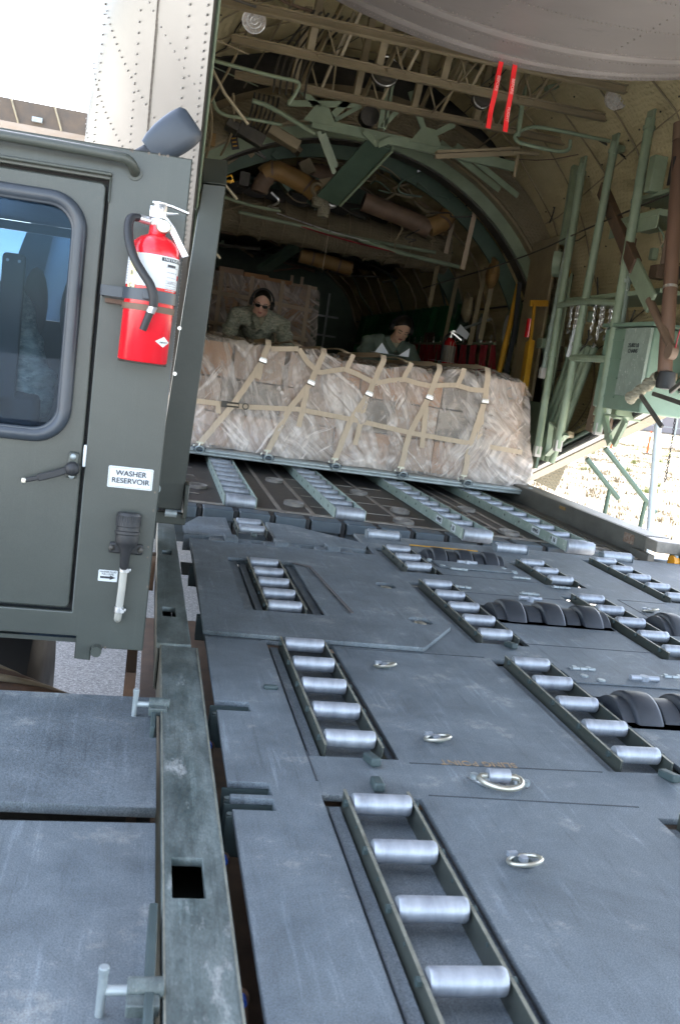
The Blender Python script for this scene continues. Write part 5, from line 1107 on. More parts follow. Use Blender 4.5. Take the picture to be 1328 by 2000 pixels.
# ---- left wing with flap seen beyond the cab
g=MB(); rows=[]
for k in range(25):
    x=-.9-.35*k; rows.append([(x,13.0,3.15),(x,13.3,3.13),(x,15.5,3.0),(x,15.5,3.5),(x,13.2,3.44),(x,13.0,3.42),(x,13.0,3.15)])
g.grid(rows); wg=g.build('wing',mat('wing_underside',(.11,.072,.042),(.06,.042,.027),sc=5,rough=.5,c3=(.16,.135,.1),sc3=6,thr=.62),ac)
for k in range(0,14,3): MB().tube([(-.95-.17*k,12.98,3.15),(-1.0-.17*k,12.95,3.28),(-1.06-.17*k,12.985,3.42)],.012).build('flap_rib',m_brown,wg)
for x in (-1.1,-1.75): MB().box((x,12.95,3.22),(.12,.06,.05)).build('flap_fitting',m_pal,wg)
# horizontal tail and fin, high behind the camera
g=MB(); g.beam((XC-7,-8,5.2),(XC+7,-8,5.2),3.2,.3); g.build('tailplane',m_skin,ac)
g=MB(); g.beam((XC,-4,4.2),(XC,-10,9.5),.4,4.5,up=(0,0,1)); g.build('tail_fin',m_skin,ac)
for s in (1,-1):
    g=MB(); g.lathe([(.2,-.25),(.65,-.25),(.72,-.15),(.72,.15),(.65,.25),(.2,.25)],n=36,m=Matrix.Translation((XC+s*2.0,16,-.35))@Matrix.Rotation(R(90),4,'Y')); tw=g.build('main_wheel',m_black,ac)
# fuselage belly
g=MB(); rows=[]
for i in range(12):
    y=8.2+i*1.0; rows.append([(XC+1.75*math.cos(t),y,-.05+.45*math.sin(t)) for t in [math.pi+math.pi*k/16 for k in range(17)]])
g.grid(rows); g.build('belly_skin',m_skin,ac,smooth=60)
# steps and handrails by the right side
hr=[]
for a,b,c,d in (((3.303,7,.377),(3.625,7,.10),(3.539,7,.16),(3.50,7,-.35)),((3.439,7,.475),(3.959,7,.027),(3.858,7,.098),(3.82,7,-.35))):
    g=MB(); g.cyl(a,b,.021,n=14); o=g.build('entry_handrail',m_greend,ac)
    g=MB(); g.cyl(c,(d[0],7,-1.0),.017,n=12); g.build('handrail_post',m_greend,o)
MB().cyl((2.95,7.3,.3),(3.0,7.3,-1.0),.03,n=12).build('ramp_support_strut',m_convg,ac)
sp=thing('support_pole','tall blue-white metal pole standing beyond the right edge of the ramp','pole',(3.72,6.5,-1.05))
g=MB(); g.cyl((3.76,6.5,-1.05),(3.545,6.5,.95),.026,n=20); g.build('shaft',mat('pole_paint',(.55,.62,.68),(.42,.5,.55),sc=4,rough=.3),sp)
g=MB(); g.cyl((3.76,6.5,-1.05),(3.76,6.5,-1.02),.12,n=20); g.build('base_plate',m_pal,sp)
g=MB(); g.cyl((3.545,6.5,.95),(3.53,6.5,1.1),.014); g.build('top_pin',m_pal,sp)
ch=thing('hanging_chain','black beaded chain hanging down in front of the dry field at the right edge','chain',(3.55,6.0,.9))
g=MB(); n=34
for k in range(n):
    t=k/n; p=Vector((3.40,6.0,1.0)).lerp(Vector((3.42,6.0,.30)),t)+Vector((.01*math.sin(t*3),0,0)); T=Matrix.Translation(p)@Matrix.Rotation(R(90*(k%2)),4,'Z')
    g.tube([T@Vector((.007*math.cos(a),0,.013*math.sin(a))) for a in [2*math.pi*j/10 for j in range(10)]],.003,n=5,closed=True)
g.build('chain_links',m_black,ch)['kind']='stuff'

# snap fasteners that hold the quilted lining
g=MB(); sr_=random.Random(21)
for i in range(0,44,2):
    for k in range(2,54,3):
        p=section(ysA[i],-.006,56,1)[k]; bmesh.ops.create_icosphere(g.b,subdivisions=1,radius=.007,matrix=Matrix.Translation(p))
o=g.build('snap_fasteners',m_dark,ac); o['kind']='stuff'
# more lines, clips and brackets over the ramp bay and down the right wall
c3=random.Random(33)
for k in range(42):
    i=c3.randrange(8,36); kk=c3.randrange(10,44); a=Vector(section(ysA[i],-.05,56,1)[kk]); d=c3.choice((Vector((0,1,0)),Vector((0,1,0)),Vector((.8,.3,-.1)),Vector((-.7,.4,-.1)))); L_=c3.uniform(.15,.7); b_=a+d*L_; m_=(a+b_)/2+Vector((c3.uniform(-.03,.03),0,-c3.uniform(.0,.05)))
    MB().tube([a,m_,b_],c3.choice((.004,.005,.007,.010)),n=6,smooth=1).build('overhead_line',c3.choice((m_dark,m_brown,m_green,m_rust,m_dark)),ac)
for k in range(26):
    i=c3.randrange(8,38); kk=c3.randrange(12,44); a=Vector(section(ysA[i],-.035,56,1)[kk]); MB().box(a,(c3.uniform(.03,.09),c3.uniform(.03,.1),c3.uniform(.02,.05)),Matrix.Rotation(c3.uniform(-.6,.6),3,'Y')).build('overhead_bracket',c3.choice((m_brown,m_dark,m_green,m_tan2)),ac,bevel=.004)
for k in range(24):
    y=c3.uniform(5.3,7.6); z=c3.uniform(1.0,2.4); x=3.0-.1*abs(z-1.5); L_=c3.uniform(.08,.35)
    if k%3: MB().tube([(x,y,z),(x+.01,y+c3.uniform(-.08,.08),z-L_*.5),(x,y+c3.uniform(-.1,.1),z-L_)],c3.choice((.004,.006,.009)),n=6,smooth=1).build('wall_line',c3.choice((m_dark,m_brown,m_strap,m_green)),ac)
    else: MB().box((x+.02,y,z),(.04,c3.uniform(.04,.12),c3.uniform(.04,.12))).build('wall_bracket',c3.choice((m_green,m_brown,m_green)),ac,bevel=.005)
# ================= PALLET, LOAD, NET =================
K=math.tan(R(1.0))
def uz(x,z): return z+K*(x-1.3)          # measured heights -> aircraft frame (aircraft leans one degree)
pal=thing('cargo_pallet','flat aluminium cargo pallet with tie-down rings rolling on the ramp rollers','pallet',(1.38,8.0,.06))
PX0,PX1,PY0,PY1=-.02,2.79,6.72,9.0
g=MB(); g.bb(PX0,PX1,PY0,PY1,.063,.108); g.build('deck_panel',m_pal,pal,bevel=.004)
g=MB(); g.bb(PX0,PX1,PY0-.012,PY0-.0005,.068,.083); g.bb(PX0,PX1,PY0-.03,PY0-.0005,.090,.104); g.build('edge_rail',m_pal,pal,bevel=.003)
g=MB(); g.bb(PX1+.0005,PX1+.03,PY0,PY1,.090,.104); g.build('edge_rail',m_pal,pal,bevel=.003)
ringx=(.345,.82,1.30,1.79,2.275,2.75)
for x in ringx:
    g=MB(); g.bb(x-.045,x+.045,PY0-.03,PY0+.03,.1085,.118); g.cyl((x-.04,PY0-.034,.105),(x+.04,PY0-.034,.105),.012); o=g.build('ring_housing',m_rampe,pal,bevel=.003)
    g=MB(); g.tube([(x+.028*math.cos(a),PY0-.045-.01*math.sin(a),.103+.024*math.sin(a)) for a in [2*math.pi*j/16 for j in range(16)]],.006,n=8,closed=True); g.build('tie_down_ring',m_pal,o)
g=MB(); g.cyl((2.77,PY0-.02,.098),(2.77,PY0-.04,.098),.024); g.build('corner_fitting',m_pal,pal)
# cartons
ldc=thing('wrapped_cargo','long stack of brown cartons wrapped in wrinkled clear plastic film and strapped on the pallet','cargo',(1.38,7.9,.12))
CY=6.86
def carton(x0,x1,y0,y1,z0,z1,m,label=None):
    o=MB().box(((x0+x1)/2,(y0+y1)/2,(z0+z1)/2),(x1-x0-.006,y1-y0-.012,z1-z0-.005),Matrix.Rotation(R(rnd.uniform(-1.2,1.2)),3,'Z')).build('carton',m,ldc,bevel=.006); return o
xs=[.03,.46,.88,1.30,1.72,2.05,2.42,2.70]
for i in range(7):
    for j,(z0,z1) in enumerate(((.12,.36),(.36,.60))):
        carton(xs[i],xs[i+1],CY+.03+.02*rnd.random(),7.6,z0,z1,[m_carton2,m_cartong,m_carton,m_carton2][(i*2+j*3)%4])
        carton(xs[i],xs[i+1],7.62,8.85,z0,z1,m_carton2)
tops=[(.03,.50,.88,m_carton),(.52,.88,.88,m_carton2),(.90,1.16,.87,m_carton2),(1.18,1.43,.84,m_carton),(1.44,1.78,.84,m_carton),(1.79,2.05,.84,m_carton),(2.06,2.36,.86,m_cartong),(2.38,2.68,.87,m_carton2)]
tc=[]
for x0,x1,z1,m in tops:
    tc.append(carton(x0,x1,CY+.04,7.5,.605,uz(x0,z1)-.01,m)); carton(x0,x1,7.52,8.85,.605,uz(x0,z1)-.01,m_carton if m is m_cartong else m)
text('carton_print','1400\nORG',.032,m_ink,facing_back(1.47,CY+.028,.775,8),tc[4])
text('carton_print','G',.13,mat('faint_grey_ink',(.22,.2,.18),(.3,.28,.25),rough=.7),facing_back(2.56,CY+.028,.78,6),tc[7],sx=1.2)
# wrinkled film over everything
def nf(x,y,z):
    v=Vector((x,y,z)); a=.034*noise.noise(v*2.3); b=.020*abs(noise.noise(Vector((x*5+z*4,y*4,z*3-x*2)))); c=.012*abs(noise.noise(Vector((x*14-z*9,y*9,z*6+x*6)))); return a+b*1.3+c*1.4
def topz(x,y):
    z=.9
    for x0,x1,z1,m in tops:
        if x0-.02<=x<=x1+.02: z=uz(x0,z1)
    return z
g=MB(); rows=[]
FX0,FX1=.0,2.74
NZ,NXX,NT=46,250,70
prof=[]
cols=[]
endz=lambda x:.15*math.exp(-((x-2.78)/.10)**2)
for i in range(NXX+1):
    x=lerp(FX0,FX1,i/NXX); col=[]
    tz=sum(topz(x+d,0) for d in (-.06,-.03,0,.03,.06))/5-endz(x)
    for k in range(NZ+1):
        z=lerp(.112,tz+.035*noise.noise(Vector((x*3.1,7,1))),k/NZ); bul=.045*math.exp(-((z-.17)/.09)**2)*(1+.5*noise.noise(Vector((x*2,0,0)))) + .012*math.sin(math.pi*(z-.1)/.8)
        ex=math.exp(-((x-FX1)/.10)**2); xx=x+(.05*math.exp(-((z-.25)/.16)**2)-.05*max(0,(z-.6)/.3))*ex*(1)
        rnd_=.03*(k/NZ)**8
        col.append(Vector((xx+nf(x+5,1,z)*.6,CY-bul+rnd_-nf(x,0,z)*1.5+.06*ex,z+.012*noise.noise(Vector((x*4,3,z*2))))))
    for k in range(1,NT+1):
        y=lerp(CY+.03,8.95,(k/NT)**1.3); col.append(Vector((x+nf(x,y,3)*.4,y,tz+.01+nf(x,y,2)*1.2+.01*noise.noise(Vector((x*6,y*6,1)))-.02*math.exp(-((y-CY)/.05)))))
    cols.append(col)
g.grid(cols)
# right end face
er=[]
base=cols[-1]
for j in range(0,40):
    y=lerp(0,2.05,(j/39)**1.2); er.append([Vector((p.x+.05*min(1,y/.08)*(1-.0*y)-nf(p.x,y*3,p.z)*1.0+.02,base[k].y+y,p.z)) for k,p in enumerate(base[:NZ+1])])
g.grid([base[:NZ+1]]+er)
g.build('plastic_film',m_film,ldc,smooth=60)
# straps of the net
net=thing('cargo_net','tan webbing net with buckles and hooks holding down the wrapped load','cargo net',(1.38,6.8,.12))
def fy_(x,z):  # front surface of the film
    bul=.045*math.exp(-((z-.17)/.09)**2)+.012*math.sin(math.pi*(z-.1)/.8)
    return CY-bul-.034
def sp_(pts,name='strap',wd=.040,par=None,ext=None):
    P_=[Vector((x,fy_(x,z),uz(x,z))) for x,z in pts]; Q=[]
    for a,b in zip(P_,P_[1:]):
        for t in range(8): q=a.lerp(b,t/8); Q.append(Vector((q.x+.002*math.sin(q.z*60),fy_(q.x,q.z)-.003*noise.noise(q*9),q.z)))
    Q.append(P_[-1])
    if ext: Q=[Vector(e) for e in ext]+Q
    g=MB(); g.strap(Q,wd,.003,nrm=(0,-1,0)); return g.build(name,m_strap,par or net,smooth=60)
SS=[([(.731,.883),(.708,.774)],[(.708,.765),(.539,.434),(.348,.150)],[(.695,.765),(.700,.70),(.690,.640)]),
 ([(1.126,.876),(1.063,.663)],[(1.060,.655),(.939,.462),(.819,.145)],[(1.045,.65),(1.035,.5),(1.020,.343)]),
 ([(1.559,.885),(1.486,.636)],[(1.483,.628),(1.386,.435),(1.304,.14)],[(1.470,.62),(1.462,.45),(1.440,.26)]),
 ([(1.976,.872),(1.929,.664)],[(1.926,.655),(1.827,.385),(1.792,.13)],[(1.912,.65),(1.925,.48),(1.933,.295)]),
 ([(2.342,.895),(2.349,.686)],[(2.348,.678),(2.296,.376),(2.273,.12)],[(2.338,.668),(2.350,.5),(2.357,.373)])]
for up,dn,tail in SS:
    x0,z0=up[0]; 
    o=sp_(up,ext=[(x0+.02,8.8,uz(x0,z0)+.02),(x0+.01,7.8,uz(x0,z0)+.025),(x0,7.1,uz(x0,z0)+.03),(x0,CY+.0,uz(x0,z0)+.03)])
    sp_(dn); sp_(tail,'strap_tail',.036)
    bx,bz=up[-1]; d=Vector((up[-1][0]-up[0][0],0,up[-1][1]-up[0][1])).normalized(); ang=math.atan2(d.x,-d.z)
    rot=Matrix.Rotation(-ang,3,'Y'); c=Vector((bx,fy_(bx,bz)-.012,uz(bx,bz)-.004))
    g=MB(); g.box(c,(.052,.010,.020),rot); g.box(c+rot@Vector((0,.002,.016)),(.048,.012,.006),rot); bk=g.build('buckle',m_lamp,net,bevel=.0015)
    g=MB(); g.box(c+rot@Vector((0,.004,-.016)),(.058,.010,.006),rot); g.build('buckle_bar',m_dark,bk)
    hx,hz=dn[-1]; hz=uz(hx,hz); y=fy_(hx,dn[-1][1])-.004
    g=MB(); g.tube([(hx,y,hz+.01),(hx-.004,y-.006,hz-.012),(hx-.018,y-.01,hz-.034),(hx-.034,y-.01,hz-.036),(hx-.042,y-.01,hz-.022),(hx-.036,y-.01,hz-.010)],.0065,n=8,smooth=1); g.bb(hx-.024,hx+.024,y-.006,y+.004,hz+.002,hz+.014); g.build('hook',m_ring,net)
for pts in ([(.05,.44),(.287,.439),(.451,.439)],[(.451,.439),(.616,.437),(.998,.465),(1.406,.437),(1.847,.391),(2.297,.366),(2.70,.345)]): sp_(pts,wd=.034)
sp_([(.445,.43),(.45,.37)],'strap_tail',.034)
g=MB(); x,z=.53,uz(.53,.44); y=fy_(x,.44)-.008; g.tube([(x-.05,y,z+.012),(x+.05,y,z+.016),(x+.055,y,z-.01),(x-.05,y,z-.012)],.006,closed=True); g.bb(x-.07,x-.03,y-.008,y,z-.022,z+.022); g.build('ratchet',m_dark,net)
g=MB(); g.tube([(x+.10+.02*math.cos(a),y,z+.003+.02*math.sin(a)) for a in [2*math.pi*j/14 for j in range(14)]],.004,closed=True); g.build('net_ring',m_dark,net)
for pts in ([(.753,.857),(.947,.882)],[(.947,.882),(1.02,.80),(1.082,.754)],[(1.08,.752),(1.114,.738),(1.289,.785)],[(1.289,.785),(1.38,.76),(1.523,.710)],[(1.523,.710),(1.62,.745),(1.731,.766)],[(1.731,.766),(1.83,.75),(1.922,.743)],[(1.922,.743),(2.02,.76),(2.117,.773)],[(2.117,.773),(2.23,.755),(2.343,.760)],[(1.335,.893),(1.303,.781)],[(1.765,.889),(1.721,.764)],[(2.162,.899),(2.132,.775)]): sp_(pts,wd=.034)
for xx in (1.3,1.75,2.14,.95): 
    g=MB(); g.strap([(xx,CY+.02,.90),(xx,7.2,.925),(xx+.03,8.0,.925),(xx,8.8,.91)],.045,.004,nrm=(0,0,1)); g.build('strap',m_strap,net)
# papers lying on the load
pt=thing('paper_sheets','white curled paper sheets lying on top of the load in front of the woman','paper',(1.93,7.9,.97))
def papersheet(pts,nm='sheet'):
    g=MB(); v=[g.b.verts.new(p) for p in pts]; g.b.faces.new(v); v2=[g.b.verts.new((p[0],p[1]+.003,p[2]-.001)) for p in pts]; g.b.faces.new(v2[::-1])
    for k in range(len(v)): g.b.faces.new((v[k],v[(k+1)%len(v)],v2[(k+1)%len(v)],v2[k]))
    return g.build(nm,m_paper,pt,smooth=0)
papersheet([(1.70,7.8,.955),(1.98,7.8,.955),(2.0,8.1,.965),(1.72,8.1,.965)]); papersheet([(1.71,7.85,.956),(1.76,7.85,1.04),(1.84,7.9,.96)]); papersheet([(1.90,7.8,.956),(1.985,7.8,.957),(1.99,7.82,1.03)]); papersheet([(2.1,7.5,.958),(2.3,7.5,.958),(2.3,7.7,.962),(2.12,7.7,.962)])
# second pallet load deeper in the cabin
l2=thing('second_cargo_load','tall dim stack of brown cartons under film, deep in the cabin behind the man','cargo',(1.15,12.6,.12))
for i in range(4):
    for j in range(7):
        MB().box((.72+.30*i-.0*j,12.2,.24+.235*j-.02*i),(.29,.8,.225),Matrix.Rotation(R(rnd.uniform(-2,2)),3,'Z')).build('carton',m_carton if (i+j)%3 else m_carton2,l2,bevel=.006)
g=MB(); rows=[]
for k in range(60):
    t=k/59; x=lerp(.46,1.80,t); rows.append([(x+.10*(1-z/1.7)*(1 if t>.5 else -1)*abs(2*t-1)**3+.01*noise.noise(Vector((x*9,z*9,0))),11.74+.02*noise.noise(Vector((x*5,z*5,2))),z-.03*x) for z in [.12+.055*q for q in range(30)]])
g.grid(rows); g.build('plastic_film',m_film,l2,smooth=60)
for x in (.62,.98,1.34,1.66): MB().strap([(x,11.7,.15),(x,11.69,1.0),(x,11.71,1.70),(x,12.2,1.74)],.045,.004,nrm=(0,-1,0)).build('strap',m_strap,l2)
for z in (.7,1.1,1.45): MB().strap([(.48,11.69,z),(1.1,11.68,z-.01),(1.72,11.69,z-.04)],.045,.004,nrm=(0,-1,0)).build('strap',m_strap,l2)
MB().bb(.4,1.9,11.6,13.0,.055,.11).build('pallet_base',m_pal,l2)
# extinguisher inside the aircraft
f2=thing('wall_fire_extinguisher','small dark red fire extinguisher with white tag inside the aircraft, right of the woman','fire extinguisher',(2.80,9.4,.8))
T=Matrix.Translation((2.79,9.4,.80))
g=MB(); g.lathe([(.06,0),(.064,.01),(.064,.36),(.055,.40),(.03,.43),(.02,.44)],n=28,m=T); g.build('cylinder',mat('dark_red',(.42,.01,.015),(.34,.008,.01),rough=.25),f2,smooth=50)
g=MB(); g.lathe([(.0655,.20),(.0655,.36),(.0645,.361),(.0645,.199)],n=28,m=T); g.build('paper_label',m_cartong,f2)
g=MB(); g.lathe([(.022,.44),(.022,.50),(.012,.51)],n=16,m=T); g.beam((2.79,9.38,1.31),(2.90,9.36,1.28),.02,.012); g.beam((2.79,9.38,1.29),(2.89,9.36,1.23),.02,.012); g.build('valve_handle',m_lamp,f2)
MB().tube([(2.77,9.36,1.28),(2.71,9.34,1.24),(2.70,9.33,1.1),(2.71,9.33,.9)],.010,smooth=2).build('hose',m_black,f2)
for dx in (-.012,.018): MB().cyl((2.79+dx,9.333,.82),(2.79+dx,9.333,1.2),.003).build('clamp_strap',m_strap,f2)
papt=MB(); v=[papt.b.verts.new(p) for p in ((2.80,9.3,1.30),(2.92,9.3,1.24),(2.95,9.32,1.30),(2.84,9.32,1.38))]; papt.b.faces.new(v); papt.build('inspection_tag',m_paper,f2)
MB().bb(2.72,3.1,9.46,9.5,.95,1.0).build('wall_bracket',m_greend,f2)
# red streamers hanging from the cargo door
def streamer(x,z,dx,rev,label):
    st=thing('warning_streamer',label,'streamer',(x,4.72,z),'red warning streamers')
    g=MB(); n=16; L_=.325
    P_=[Vector((x+dx*k/n+.0006*math.sin(k*.9),4.72+.004*math.sin(k*.7),z-L_*k/n)) for k in range(n+1)]
    g.strap(P_,.025,.0015,nrm=(.15,-1,0)); g.build('webbing',m_streamer,st,smooth=60)
    for s,t in (('BEFORE',.36),('FLIGHT',.76)):
        if rev and s=='FLIGHT': continue
        p=Vector((x+dx*t,4.72-.010,z-L_*t)); T=Matrix.Translation(p)@Matrix.Rotation(R(90),4,'X')@Matrix.Rotation(R(-90)-math.atan2(dx,L_)*-1,4,'Z'); text('lettering',s,.021,mat('pink_ink',(.95,.45,.42),(.9,.4,.38),rough=.6) if 'pink_ink' not in bpy.data.materials else bpy.data.materials['pink_ink'],T,st)
    MB().cyl((x,4.72,z),(x,4.74,z+.03),.003).build('grommet_pin',m_lamp,st)
streamer(1.425,2.34,-.015,True,'left of the two red warning streamers hanging under the grey cargo door')
streamer(1.495,2.34,.002,False,'right of the two red warning streamers hanging under the grey cargo door')

# ================= BACKGROUND =================
fb=thing('warehouse','low grey-brown warehouse wall beyond the road at the right edge','building',(45,74,-1.05))
g=MB(); g.bb(27,75,70,85,-1.05,3.9); g.build('wall',mat('warehouse_wall',(.3,.25,.24),(.26,.22,.21),sc=.6,rough=.8),fb)
for x in (30,35,40.5,46): MB().bb(x,x+.35,69.9,69.99,-1.0,3.9).build('pilaster',m_skin,fb)
MB().bb(26.8,75,69.7,85,3.91,4.1).build('roof',m_white,fb)
fc=thing('wire_fence','thin grey wire fence running in front of the warehouse','fence',(35,60,-1.05))
for k in range(14): MB().cyl((22+3*k,60-.15*k,-1.05),(22+3*k,60-.15*k,1.3),.045,n=8).build('fence_post',m_pal,fc)
for z in (-.4,.3,1.25): MB().tube([(22,60,z),(61,58,z)],.02,n=5).build('fence_wire',m_pal,fc)
for k,(x,y) in enumerate(((15.9,35.2),(17.3,35.6),(17.9,35.9),(19.1,35.2),(20.4,34.8))):
    lab_=('first','second','third','fourth','fifth')[k]
    d=thing('delineator_post','orange and white roadside marker, %s from the left of the row beside the pale road'%lab_,'marker post',(x,y,-1.05),'orange marker posts by the road')
    MB().cyl((x,y,-1.05),(x+.03,y,-.15),.05,.045,n=10).build('post',m_orange,d)
    MB().cyl((x,y,-.35),(x+.012,y,-.22),.052,n=10).build('white_band',m_white,d)
    MB().cyl((x,y,-1.05),(x,y,-1.0),.2,n=12).build('rubber_base',m_black,d)
# ================= PEOPLE =================
def capsule(g,a,b,r0,r1,n=14,sq=1):
    a=Vector(a);b=Vector(b); g.sph(a,r0,n=n); g.sph(b,r1,n=n); g.cyl(a,b,r0,r1,n=n,caps=True)
def remesh(g,name,m,parent,vox=.009,sm=4):
    me=bpy.data.meshes.new(name); g.b.to_mesh(me); g.b.free(); o=bpy.data.objects.new(name,me); scn.collection.objects.link(o)
    r=o.modifiers.new('r','REMESH'); r.mode='VOXEL'; r.voxel_size=vox; r.use_smooth_shade=True
    s=o.modifiers.new('s','SMOOTH'); s.factor=.5; s.iterations=sm
    bpy.context.view_layer.update(); m2=bpy.data.meshes.new_from_object(o.evaluated_get(bpy.context.evaluated_depsgraph_get())); o.modifiers.clear(); o.data=m2; bpy.data.meshes.remove(me); m2.name=name
    m2.materials.clear(); m2.materials.append(m); m2.shade_smooth()
    if parent: o.parent=parent; o.location=-wpos(parent)
    return o
def person(label,head,turn,pitch,roll,P,skin,cloth,pants,female=False,vox=.007,kids=None):
    """P: dict of joints in world space. head: centre of the skull, facing -Y by default."""
    HR=Matrix.Rotation(R(turn),3,'Z')@Matrix.Rotation(R(roll),3,'Y')@Matrix.Rotation(R(pitch),3,'X')
    h=Vector(head); W=lambda v: h+HR@Vector(v)
    g=MB()
    # skull, jaw, face
    g.sph(W((0,.012,.035)),.092,sc=(.82,1.02,.98),n=24,rot=HR); g.sph(W((0,-.022,-.012)),.074,sc=(.86,.92,1.05),n=20,rot=HR)
    g.sph(W((0,-.040,-.075)),.045,sc=(.98,.95,.80),n=16,rot=HR); g.sph(W((0,-.066,-.098)),.021,sc=(1.2,.9,.8),n=12,rot=HR)
    for s in (1,-1):
        g.sph(W((s*.040,-.058,-.028)),.026,sc=(1,.75,.8),n=12,rot=HR)      # cheek
        g.sph(W((s*.047,-.030,-.072)),.026,sc=(.8,1,1),n=12,rot=HR)        # jaw corner
        g.sph(W((s*.078,.012,-.008)),.022,sc=(.35,.8,1.25),n=12,rot=HR)    # ear
        g.sph(W((s*.032,-.078,.020)),.014,sc=(1.6,.7,.45),n=12,rot=HR)     # brow ridge
    g.sph(W((0,-.090,-.008)),.010,sc=(.8,1,1.8),n=10,rot=HR); g.cyl(W((0,-.080,.018)),W((0,-.102,-.026)),.007,.0115,n=10); g.sph(W((0,-.100,-.030)),.0125,sc=(1.15,1,.75),n=10,rot=HR)
    g.sph(W((0,-.083,-.054)),.017,sc=(1.35,.6,.35),n=12,rot=HR); g.sph(W((0,-.082,-.065)),.016,sc=(1.1,.6,.42),n=12,rot=HR)
    nk=Vector(P['neck']); capsule(g,W((0,.010,-.06)),nk,.052,.060)
    ch,hp=Vector(P['chest']),Vector(P['hip'])
    capsule(g,nk,ch,.07,.11); capsule(g,ch,hp,.12,.12)
    for s,q in ((1,'l'),(-1,'r')):
        sh,el,wr=map(Vector,(P['sh'+q],P['el'+q],P['wr'+q])); capsule(g,ch,sh,.07,.055); capsule(g,sh,el,.050,.040); capsule(g,el,wr,.038,.026)
        hd=Vector(P['hand'+q]); d=(hd-wr).normalized(); side=d.cross(Vector((0,0,1))).normalized() if abs(d.z)<.9 else Vector((1,0,0))
        up=side.cross(d).normalized(); pc=wr+d*.045
        g.sph(pc,.043,sc=(1,1,1) ,n=12) if False else None
        for k in range(4):
            o_=side*(-.030+.020*k); b0=wr+d*.012+o_*.5; b1=wr+d*.088+o_; capsule(g,b0,b1,.014,.0115,n=8)
            ln=(.030,.036,.034,.026)[k]; c1=b1+d*ln-up*.008; c2=c1+d*ln*.75-up*.018; capsule(g,b1,c1,.0095,.0085,n=8); capsule(g,c1,c2,.0085,.0075,n=8)
        t0=wr+d*.03+side*(-.036 if q=='r' else .036); t1=t0+d*.035+side*(-.022 if q=='r' else .022); capsule(g,wr+d*.015,t0,.014,.012,n=8); capsule(g,t0,t1,.0115,.009,n=8)
        hj=hp+Vector((s*.09,0,-.02)); kn,an=Vector(P['kn'+q]),Vector(P['an'+q]); capsule(g,hj,kn,.085,.058); capsule(g,kn,an,.055,.042); capsule(g,an+Vector((0,.03,-.03)),an+Vector((0,-.13,-.045)),.04,.035)
    body=remesh(g,'person',skin,None,vox=vox)
    feet=Vector((hp.x,hp.y,0)); 
    body.data.transform(Matrix.Translation(-feet))
    body.location=feet; tag(body,label,'person')
    b=body
    # jacket
    g=MB(); capsule(g,nk+Vector((0,.015,-.01)),ch,.085,.155); capsule(g,ch,hp+Vector((0,0,.06)),.158,.150); g.sph(nk+Vector((0,.03,-.02)),.085,sc=(1.15,1,.6))
    for s,q in ((1,'l'),(-1,'r')):
        sh,el,wr=map(Vector,(P['sh'+q],P['el'+q],P['wr'+q])); capsule(g,ch+(sh-ch)*.45+Vector((0,0,.03)),sh,.108,.078); capsule(g,sh,el,.076,.064); capsule(g,el,wr,.062,.046)
        for k in range(5):
            c=sh.lerp(el,.15+.2*k); dd=(el-sh).normalized(); g.sph(c+Vector((.02*math.sin(k*2.4),-.02*math.cos(k*2),.01)),.066,sc=(1.05,1.05,.5))
    jk=remesh(g,'jacket',cloth,b,vox=vox,sm=3)
    me=jk.data; off=Vector(b.location)
    NRM=[v.normal.copy() for v in me.vertices]
    for v,n_ in zip(me.vertices,NRM):
        p=v.co; d=.010*noise.noise(Vector((p.x*9,p.y*9,p.z*16)))+.006*noise.noise(p*26); v.co=p+n_*d
    # v-neck: undershirt wedge and collar flaps
    g=MB(); f=(W((0,-.05,-.10))); 
    bsz=Vector(P['vneck'])
    for s in (1,-1):
        a=nk+Vector((s*.075,-.02,.035)); c=bsz+Vector((s*.012,-.012,-.01)); g.strap([nk+Vector((s*.05,.05,.05)),a,a.lerp(c,.5)+Vector((s*.012,-.012,0)),c],.05,.010,nrm=(s*.5,-.8,.3))
    g.build('collar',cloth,jk)
    g=MB(); g.sph(nk.lerp(bsz,.55)+Vector((0,-.012,.0)),.052,sc=(.9,.5,1.1),n=14); g.build('undershirt',m_tee,b)
    g=MB(); hh=hp+Vector((0,0,0)); g.sph(hh,.16,sc=(1.1,.85,.8))
    for s,q in ((1,'l'),(-1,'r')):
        hj=hp+Vector((s*.09,0,-.02)); kn,an=Vector(P['kn'+q]),Vector(P['an'+q]); capsule(g,hj,kn,.105,.078); capsule(g,kn,an,.075,.066)
    remesh(g,'trousers',pants,b,vox=.012,sm=3)
    for s,q in ((1,'l'),(-1,'r')):
        an=Vector(P['an'+q]); g=MB(); capsule(g,an+Vector((0,.02,.06)),an+Vector((0,.02,-.03)),.062,.055); capsule(g,an+Vector((0,.03,-.035)),an+Vector((0,-.15,-.05)),.052,.044); remesh(g,'boot',m_tan2 if False else m_brown,b,vox=.01)
    # hair
    g=MB(); n=26; rows=[]
    th=.003 if not female else .012
    top=0 if female else .012
    for i in range(15):
        ph=math.pi*.5*i/14*1.28; row=[]
        for j in range(n+1):
            t=2*math.pi*j/n; fr=max(0,-math.sin(t)); lim=1-(.58 if not female else .52)*fr**1.1; pp=ph*lim
            row.append(W((math.sin(pp)*math.cos(t)*(.092*.82+th),.012+math.sin(pp)*math.sin(t)*(.094+th),.035+math.cos(pp)*(.090+th)+.0)))
        rows.append(row)
    g.grid(rows); bmesh.ops.remove_doubles(g.b,verts=g.b.verts,dist=1e-4)
    if female: g.sph(W((0,.115,.03)),.045,n=14)
    g.build('hair',m_hair,b,smooth=70)
